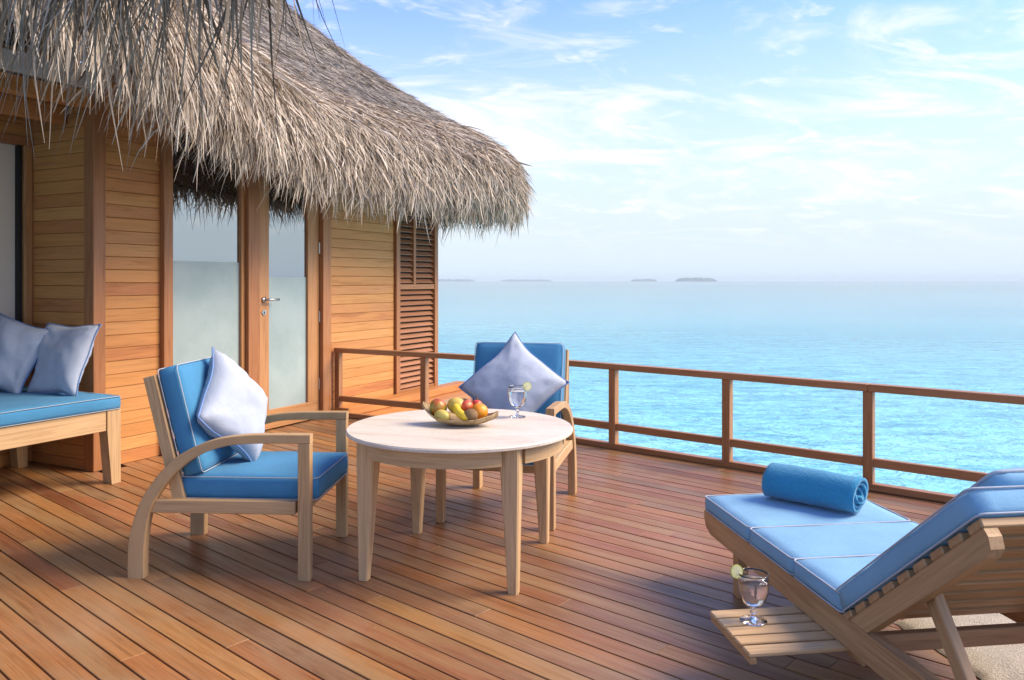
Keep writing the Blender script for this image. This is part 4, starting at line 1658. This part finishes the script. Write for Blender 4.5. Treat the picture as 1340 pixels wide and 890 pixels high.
def make_lounger():
    root = empty('sun_lounger', LF, 0, 'slatted teak sun lounger with raised back and pale blue mattress by the railing', 'sun lounger')

    def part(name, m, mat='teak_lounger', sm=False, parent=None):
        return m.build(name, mat, parent or root, sm)
    HINGE = 1.085
    z_r1 = LZ - 0.062                 # rail top
    RH = 0.085
    END = 2.02
    # side rails with a rounded foot end
    for b in (0.020, LW - 0.020):
        vs, fs, gs = [], [], []
        prof = [(0.0, z_r1), (0.0, z_r1 - 0.035), (0.02, z_r1 - 0.065), (0.07, z_r1 - RH), (END - 0.03, z_r1 - RH), (END, z_r1 - RH + 0.03), (END, z_r1)]
        k = len(prof)
        for y in (b - 0.018, b + 0.018):
            for a, z in prof:
                vs.append(lp(a, y, z))
                gs.append(Vector((a, y, z)))
        fs = [tuple(range(k)), tuple(range(2 * k - 1, k - 1, -1))] + [(i, (i + 1) % k, k + (i + 1) % k, k + i) for i in range(k)]
        part('side_rail', MB().add(vs, fs, gs))
    # legs
    for a in (0.24, 1.72):
        for b in (0.058, LW - 0.058):
            part('leg', MB().beam(lp(a, b, 0), lp(a, b, z_r1 - 0.01), 0.055, 0.038, up=LWD))
    # seat slats
    n = 11
    for i in range(n):
        a = 0.05 + i * (HINGE - 0.08) / (n - 1)
        part('slat', MB().beam(lp(a, 0.04, z_r1 - 0.013), lp(a, LW - 0.04, z_r1 - 0.013), 0.055, 0.02))
    # cross bars
    part('cross_bar', MB().beam(lp(1.16, 0.039, z_r1 - 0.05), lp(1.16, LW - 0.039, z_r1 - 0.05), 0.03, 0.05))
    part('cross_bar', MB().beam(lp(1.50, 0.039, z_r1 - 0.055), lp(1.50, LW - 0.039, z_r1 - 0.055), 0.045, 0.055))
    part('cross_bar', MB().beam(lp(END - 0.03, 0.039, z_r1 - 0.045), lp(END - 0.03, LW - 0.039, z_r1 - 0.045), 0.03, 0.06))
    # reclining back
    ang = R(38.4)
    bd = LAX * math.cos(ang) + Z(math.sin(ang))           # up along the back
    bn = -LAX * math.sin(ang) + Z(math.cos(ang))          # normal (sitter side)
    h0 = lp(HINGE, 0, LZ - 0.058)

    def bk(s, b, nn):
        return h0 + bd * s + LWD * b + bn * nn
    for b in (0.022, LW - 0.022):
        vs, fs, gs = [], [], []
        prof = [(-0.02, -0.024), (-0.02, -0.078), (0.68, -0.080), (0.705, -0.070), (0.715, -0.045), (0.712, -0.024)]
        k = len(prof)
        for y in (b - 0.017, b + 0.017):
            for s, q in prof:
                vs.append(bk(s, y, q))
                gs.append(Vector((s, y, q)))
        fs = [tuple(range(k)), tuple(range(2 * k - 1, k - 1, -1))] + [(i, (i + 1) % k, k + (i + 1) % k, k + i) for i in range(k)]
        part('back_rail', MB().add(vs, fs, gs))
    for i in range(9):
        s = 0.02 + i * 0.0835
        part('slat', MB().beam(bk(s, 0.003, -0.013), bk(s, LW - 0.003, -0.013), 0.056, 0.021, up=bn))
    # support struts and their foot bar
    for b in (0.064, LW - 0.064):
        top = bk(0.36, b, -0.055)
        foot = lp(1.62, b, z_r1 - 0.10)
        part('strut', MB().beam(top, foot, 0.028, 0.045, up=bn))
    part('strut_bar', MB().beam(lp(1.60, 0.08, z_r1 - 0.088), lp(1.60, LW - 0.08, z_r1 - 0.088), 0.03, 0.03))
    # mattress: three seat sections, one back section
    cuts = [0.0, 0.447, 0.784, 1.085]
    fr = Matrix(((LAX.x, LWD.x, 0, 0), (LAX.y, LWD.y, 0, 0), (0, 0, 1, 0), (0, 0, 0, 1)))
    # (LAX, LWD, Z) is right handed: x along, y across
    for i in range(3):
        a0, a1 = cuts[i], cuts[i + 1]
        m = Matrix.Translation(lp((a0 + a1) / 2, LW / 2, LZ - 0.060)) @ fr
        add_cushion(root, (a1 - a0 - 0.004, LW - 0.004, 0.060), 'blue_pale', m, name='mattress', r=0.012, puff=0.006, pr=0.0028)
    LB = 0.72
    bm3 = Matrix(((bd.x, LWD.x, bn.x, 0), (bd.y, LWD.y, bn.y, 0), (bd.z, LWD.z, bn.z, 0), (0, 0, 0, 1)))
    m = Matrix.Translation(bk(LB / 2 + 0.004, LW / 2, -0.001)) @ bm3
    add_cushion(root, (LB, LW - 0.002, 0.068), 'blue_pale', m, name='back_mattress', r=0.014, puff=0.008, pr=0.0028)
    # slide-out side tray
    tz = 0.19
    tray = part('side_tray', MB().beam(lp(0.80, -0.275, tz - 0.024), lp(1.10, -0.275, tz - 0.024), 0.020, 0.020))
    MB().beam(lp(0.80, 0.10, tz - 0.024), lp(1.10, 0.10, tz - 0.024), 0.020, 0.020).build('runner', 'teak_lounger', tray)
    for i in range(5):
        a = 0.825 + i * 0.0625
        MB().beam(lp(a, -0.288, tz - 0.0065), lp(a, 0.14, tz - 0.0065), 0.050, 0.0135).build('slat', 'teak_pale', tray)
    for b in (0.019, 0.10):
        MB().beam(lp(0.76, b + 0.02, tz - 0.03), lp(1.14, b + 0.02, tz - 0.03), 0.012, 0.02).build('guide', 'teak_lounger', tray)
    # head pillow tied over the top of the back
    vs, fs, loops = cushion(0.17, LW - 0.16, 0.045, r=0.020, puff=0.022)
    m = Matrix.Translation(bk(LB - 0.10, LW / 2 + 0.02, 0.070)) @ bm3
    hpil = MB().add([m @ p for p in vs], fs).build('head_pillow', 'blue_pale', None, True)
    hpil.location = LF
    tag(hpil, 'small blue head pillow with white piping on the raised lounger back', 'pillow')
    MB().tube([m @ p for p in loops[0]], 0.0045, 6, closed=True).build('piping', 'piping', hpil, True)
    return root


make_lounger()
goblet(Vector((0.752, 2.500, 0.1905)), 0.150, 'stemmed glass of iced water on the slatted side tray of the lounger',
       'pale lime slice on the rim of the glass on the lounger tray', R(172), 1.05)


def make_towel():
    m, nt, b = new_mat('blue_terry')
    tc = nd(nt, 'ShaderNodeTexCoord').outputs['Object']
    n = mapped_noise(nt, tc, (190, 190, 190), 2, 0.6)
    n1 = mapped_noise(nt, tc, (9, 9, 9), 3, 0.6)
    c = ramp(nt, [(0.3, (0.005, 0.165, 0.30)), (0.7, (0.009, 0.26, 0.45))], n)
    c = mixc(nt, mrange(nt, n1, 0.35, 0.65, 0, 0.35), c, (0.010, 0.27, 0.48))
    nt.links.new(c, b.inputs['Base Color'])
    b.inputs['Roughness'].default_value = 0.95
    b.inputs['Sheen Weight'].default_value = 0.25
    bump(nt, b, n, 0.7, 0.006)
    M['terry'] = m
    p0, p1 = Vector((1.080, 3.355, LZ + 0.006)), Vector((1.346, 3.100, LZ + 0.006))
    ax = (p1 - p0).normalized()
    ln = (p1 - p0).length
    sd = Vector((-ax.y, ax.x, 0))
    th0, turns, r0, gap = 0, 3.35, 0.014, 0.0178
    n, thick = 130, 0.0138
    cz = r0 + gap * turns + 0.006
    org = p0 + Z(cz)

    def sp(q, extra):
        a = th0 + q * turns * 2 * math.pi - R(150)
        rr = r0 + gap * q * turns + extra
        return math.cos(a) * rr, math.sin(a) * rr * 0.97
    K = 20
    vs, fs, gs = [], [], []
    for k in range(K + 1):
        t = k / K
        bulge = 1.0 + 0.03 * math.sin(math.pi * t) - 0.02 * t
        shift = 0
        for i in range(n + 1):
            q = i / n
            e = 0.0030 * mnoise.noise((q * 30, t * 5, 0.5)) + 0.0016 * mnoise.noise((q * 90, t * 22, 3.5))
            for ex in (thick / 2 + e, -thick / 2):
                x, z = sp(q, ex)
                edge = (0.010 * math.sin(q * 17 + 1)) * (1 if k in (0, K) else 0)
                vs.append(org + ax * (t * ln + edge) + sd * x * bulge + Z(z * bulge))
                gs.append(Vector((t * ln, q * 2, 0)))
    row = (n + 1) * 2
    for k in range(K):
        for i in range(n):
            a = k * row + i * 2
            fs.append((a, a + 2, a + 2 + row, a + row))
            fs.append((a + 1, a + 1 + row, a + 3 + row, a + 3))
        fs.append((k * row + n * 2, k * row + n * 2 + 1, (k + 1) * row + n * 2 + 1, (k + 1) * row + n * 2))
        fs.append((k * row, (k + 1) * row, (k + 1) * row + 1, k * row + 1))
    for k in (0, K):
        for i in range(n):
            a = k * row + i * 2
            f = (a, a + 1, a + 3, a + 2)
            fs.append(f if k == 0 else f[::-1])
    c0 = Vector((org.x, org.y, LZ))
    o = MB().add([p - c0 for p in vs], fs, gs).build('rolled_towel', 'terry', None, True)
    o.location = c0
    tag(o, 'deep blue rolled towel lying on the foot of the lounger', 'towel')


make_towel()


def make_rug():
    m, nt, b = new_mat('cream_pile')
    tc = nd(nt, 'ShaderNodeTexCoord').outputs['Object']
    n = mapped_noise(nt, tc, (170, 170, 170), 3, 0.7)
    n1 = mapped_noise(nt, tc, (10, 10, 10), 3, 0.6)
    c = ramp(nt, [(0.3, (0.38, 0.31, 0.22)), (0.6, (0.58, 0.51, 0.40))], n)
    c = mixc(nt, mrange(nt, n1, 0.4, 0.7, 0, 0.4), c, (0.62, 0.56, 0.46))
    nt.links.new(c, b.inputs['Base Color'])
    b.inputs['Roughness'].default_value = 1.0
    bump(nt, b, n, 1.0, 0.012)
    M['pile'] = m
    c0 = Vector((1.95, 2.80, 0.0))
    ax, ay = Vector((0.985, 0.17, 0)), Vector((-0.17, 0.985, 0))
    nx, ny, L, D = 60, 36, 1.05, 0.46
    vs, fs = [], []
    for i in range(nx + 1):
        for j in range(ny + 1):
            u, v = i / nx * 2 - 1, j / ny * 2 - 1
            e = max(0, (1 - u ** 10) * (1 - v ** 10)) ** 0.5
            wob = 0.008 * mnoise.noise((u * 9, v * 5, 2.2))
            z = 0.003 + 0.024 * e + 0.006 * e * mnoise.noise((u * 30, v * 16, 0.1)) + 0.006 * e * mnoise.noise((u * 5, v * 3, 4.1))
            vs.append(ax * (u * L / 2 + wob) + ay * (v * D / 2 + wob) + Z(max(0.003, z)))
    for i in range(nx):
        for j in range(ny):
            a = i * (ny + 1) + j
            fs.append((a, a + ny + 1, a + ny + 2, a + 1))
    o = MB().add(vs, fs).build('bath_mat', 'pile', None, True)
    o.location = c0
    tag(o, 'thick cream pile mat lying on the deck under the raised lounger back', 'mat')


make_rug()

# ------------------------------------------------------------------ sea haze


def make_haze():
    m = bpy.data.materials.new('sea_haze')
    m.use_nodes = True
    nt = m.node_tree
    nt.nodes.clear()
    out = nt.nodes.new('ShaderNodeOutputMaterial')
    v = nt.nodes.new('ShaderNodeVolumePrincipled')
    v.inputs['Color'].default_value = (0.80, 0.96, 1.0, 1)
    v.inputs['Density'].default_value = 0.00016
    v.inputs['Anisotropy'].default_value = 0.0
    nt.links.new(v.outputs[0], out.inputs['Volume'])
    a, z0, z1 = 12600, SEA_Z - 1.0, 48.0
    vs = [(x, y, z) for z in (z0, z1) for x, y in ((-a, -a), (a, -a), (a, a), (-a, a))]
    fs = [(3, 2, 1, 0), (4, 5, 6, 7), (0, 1, 5, 4), (1, 2, 6, 5), (2, 3, 7, 6), (3, 0, 4, 7)]
    o = MB().add(vs, fs).build('haze', m)
    tag(o, 'thin pale haze in the air over the sea', 'haze', None, 'stuff')


make_haze()
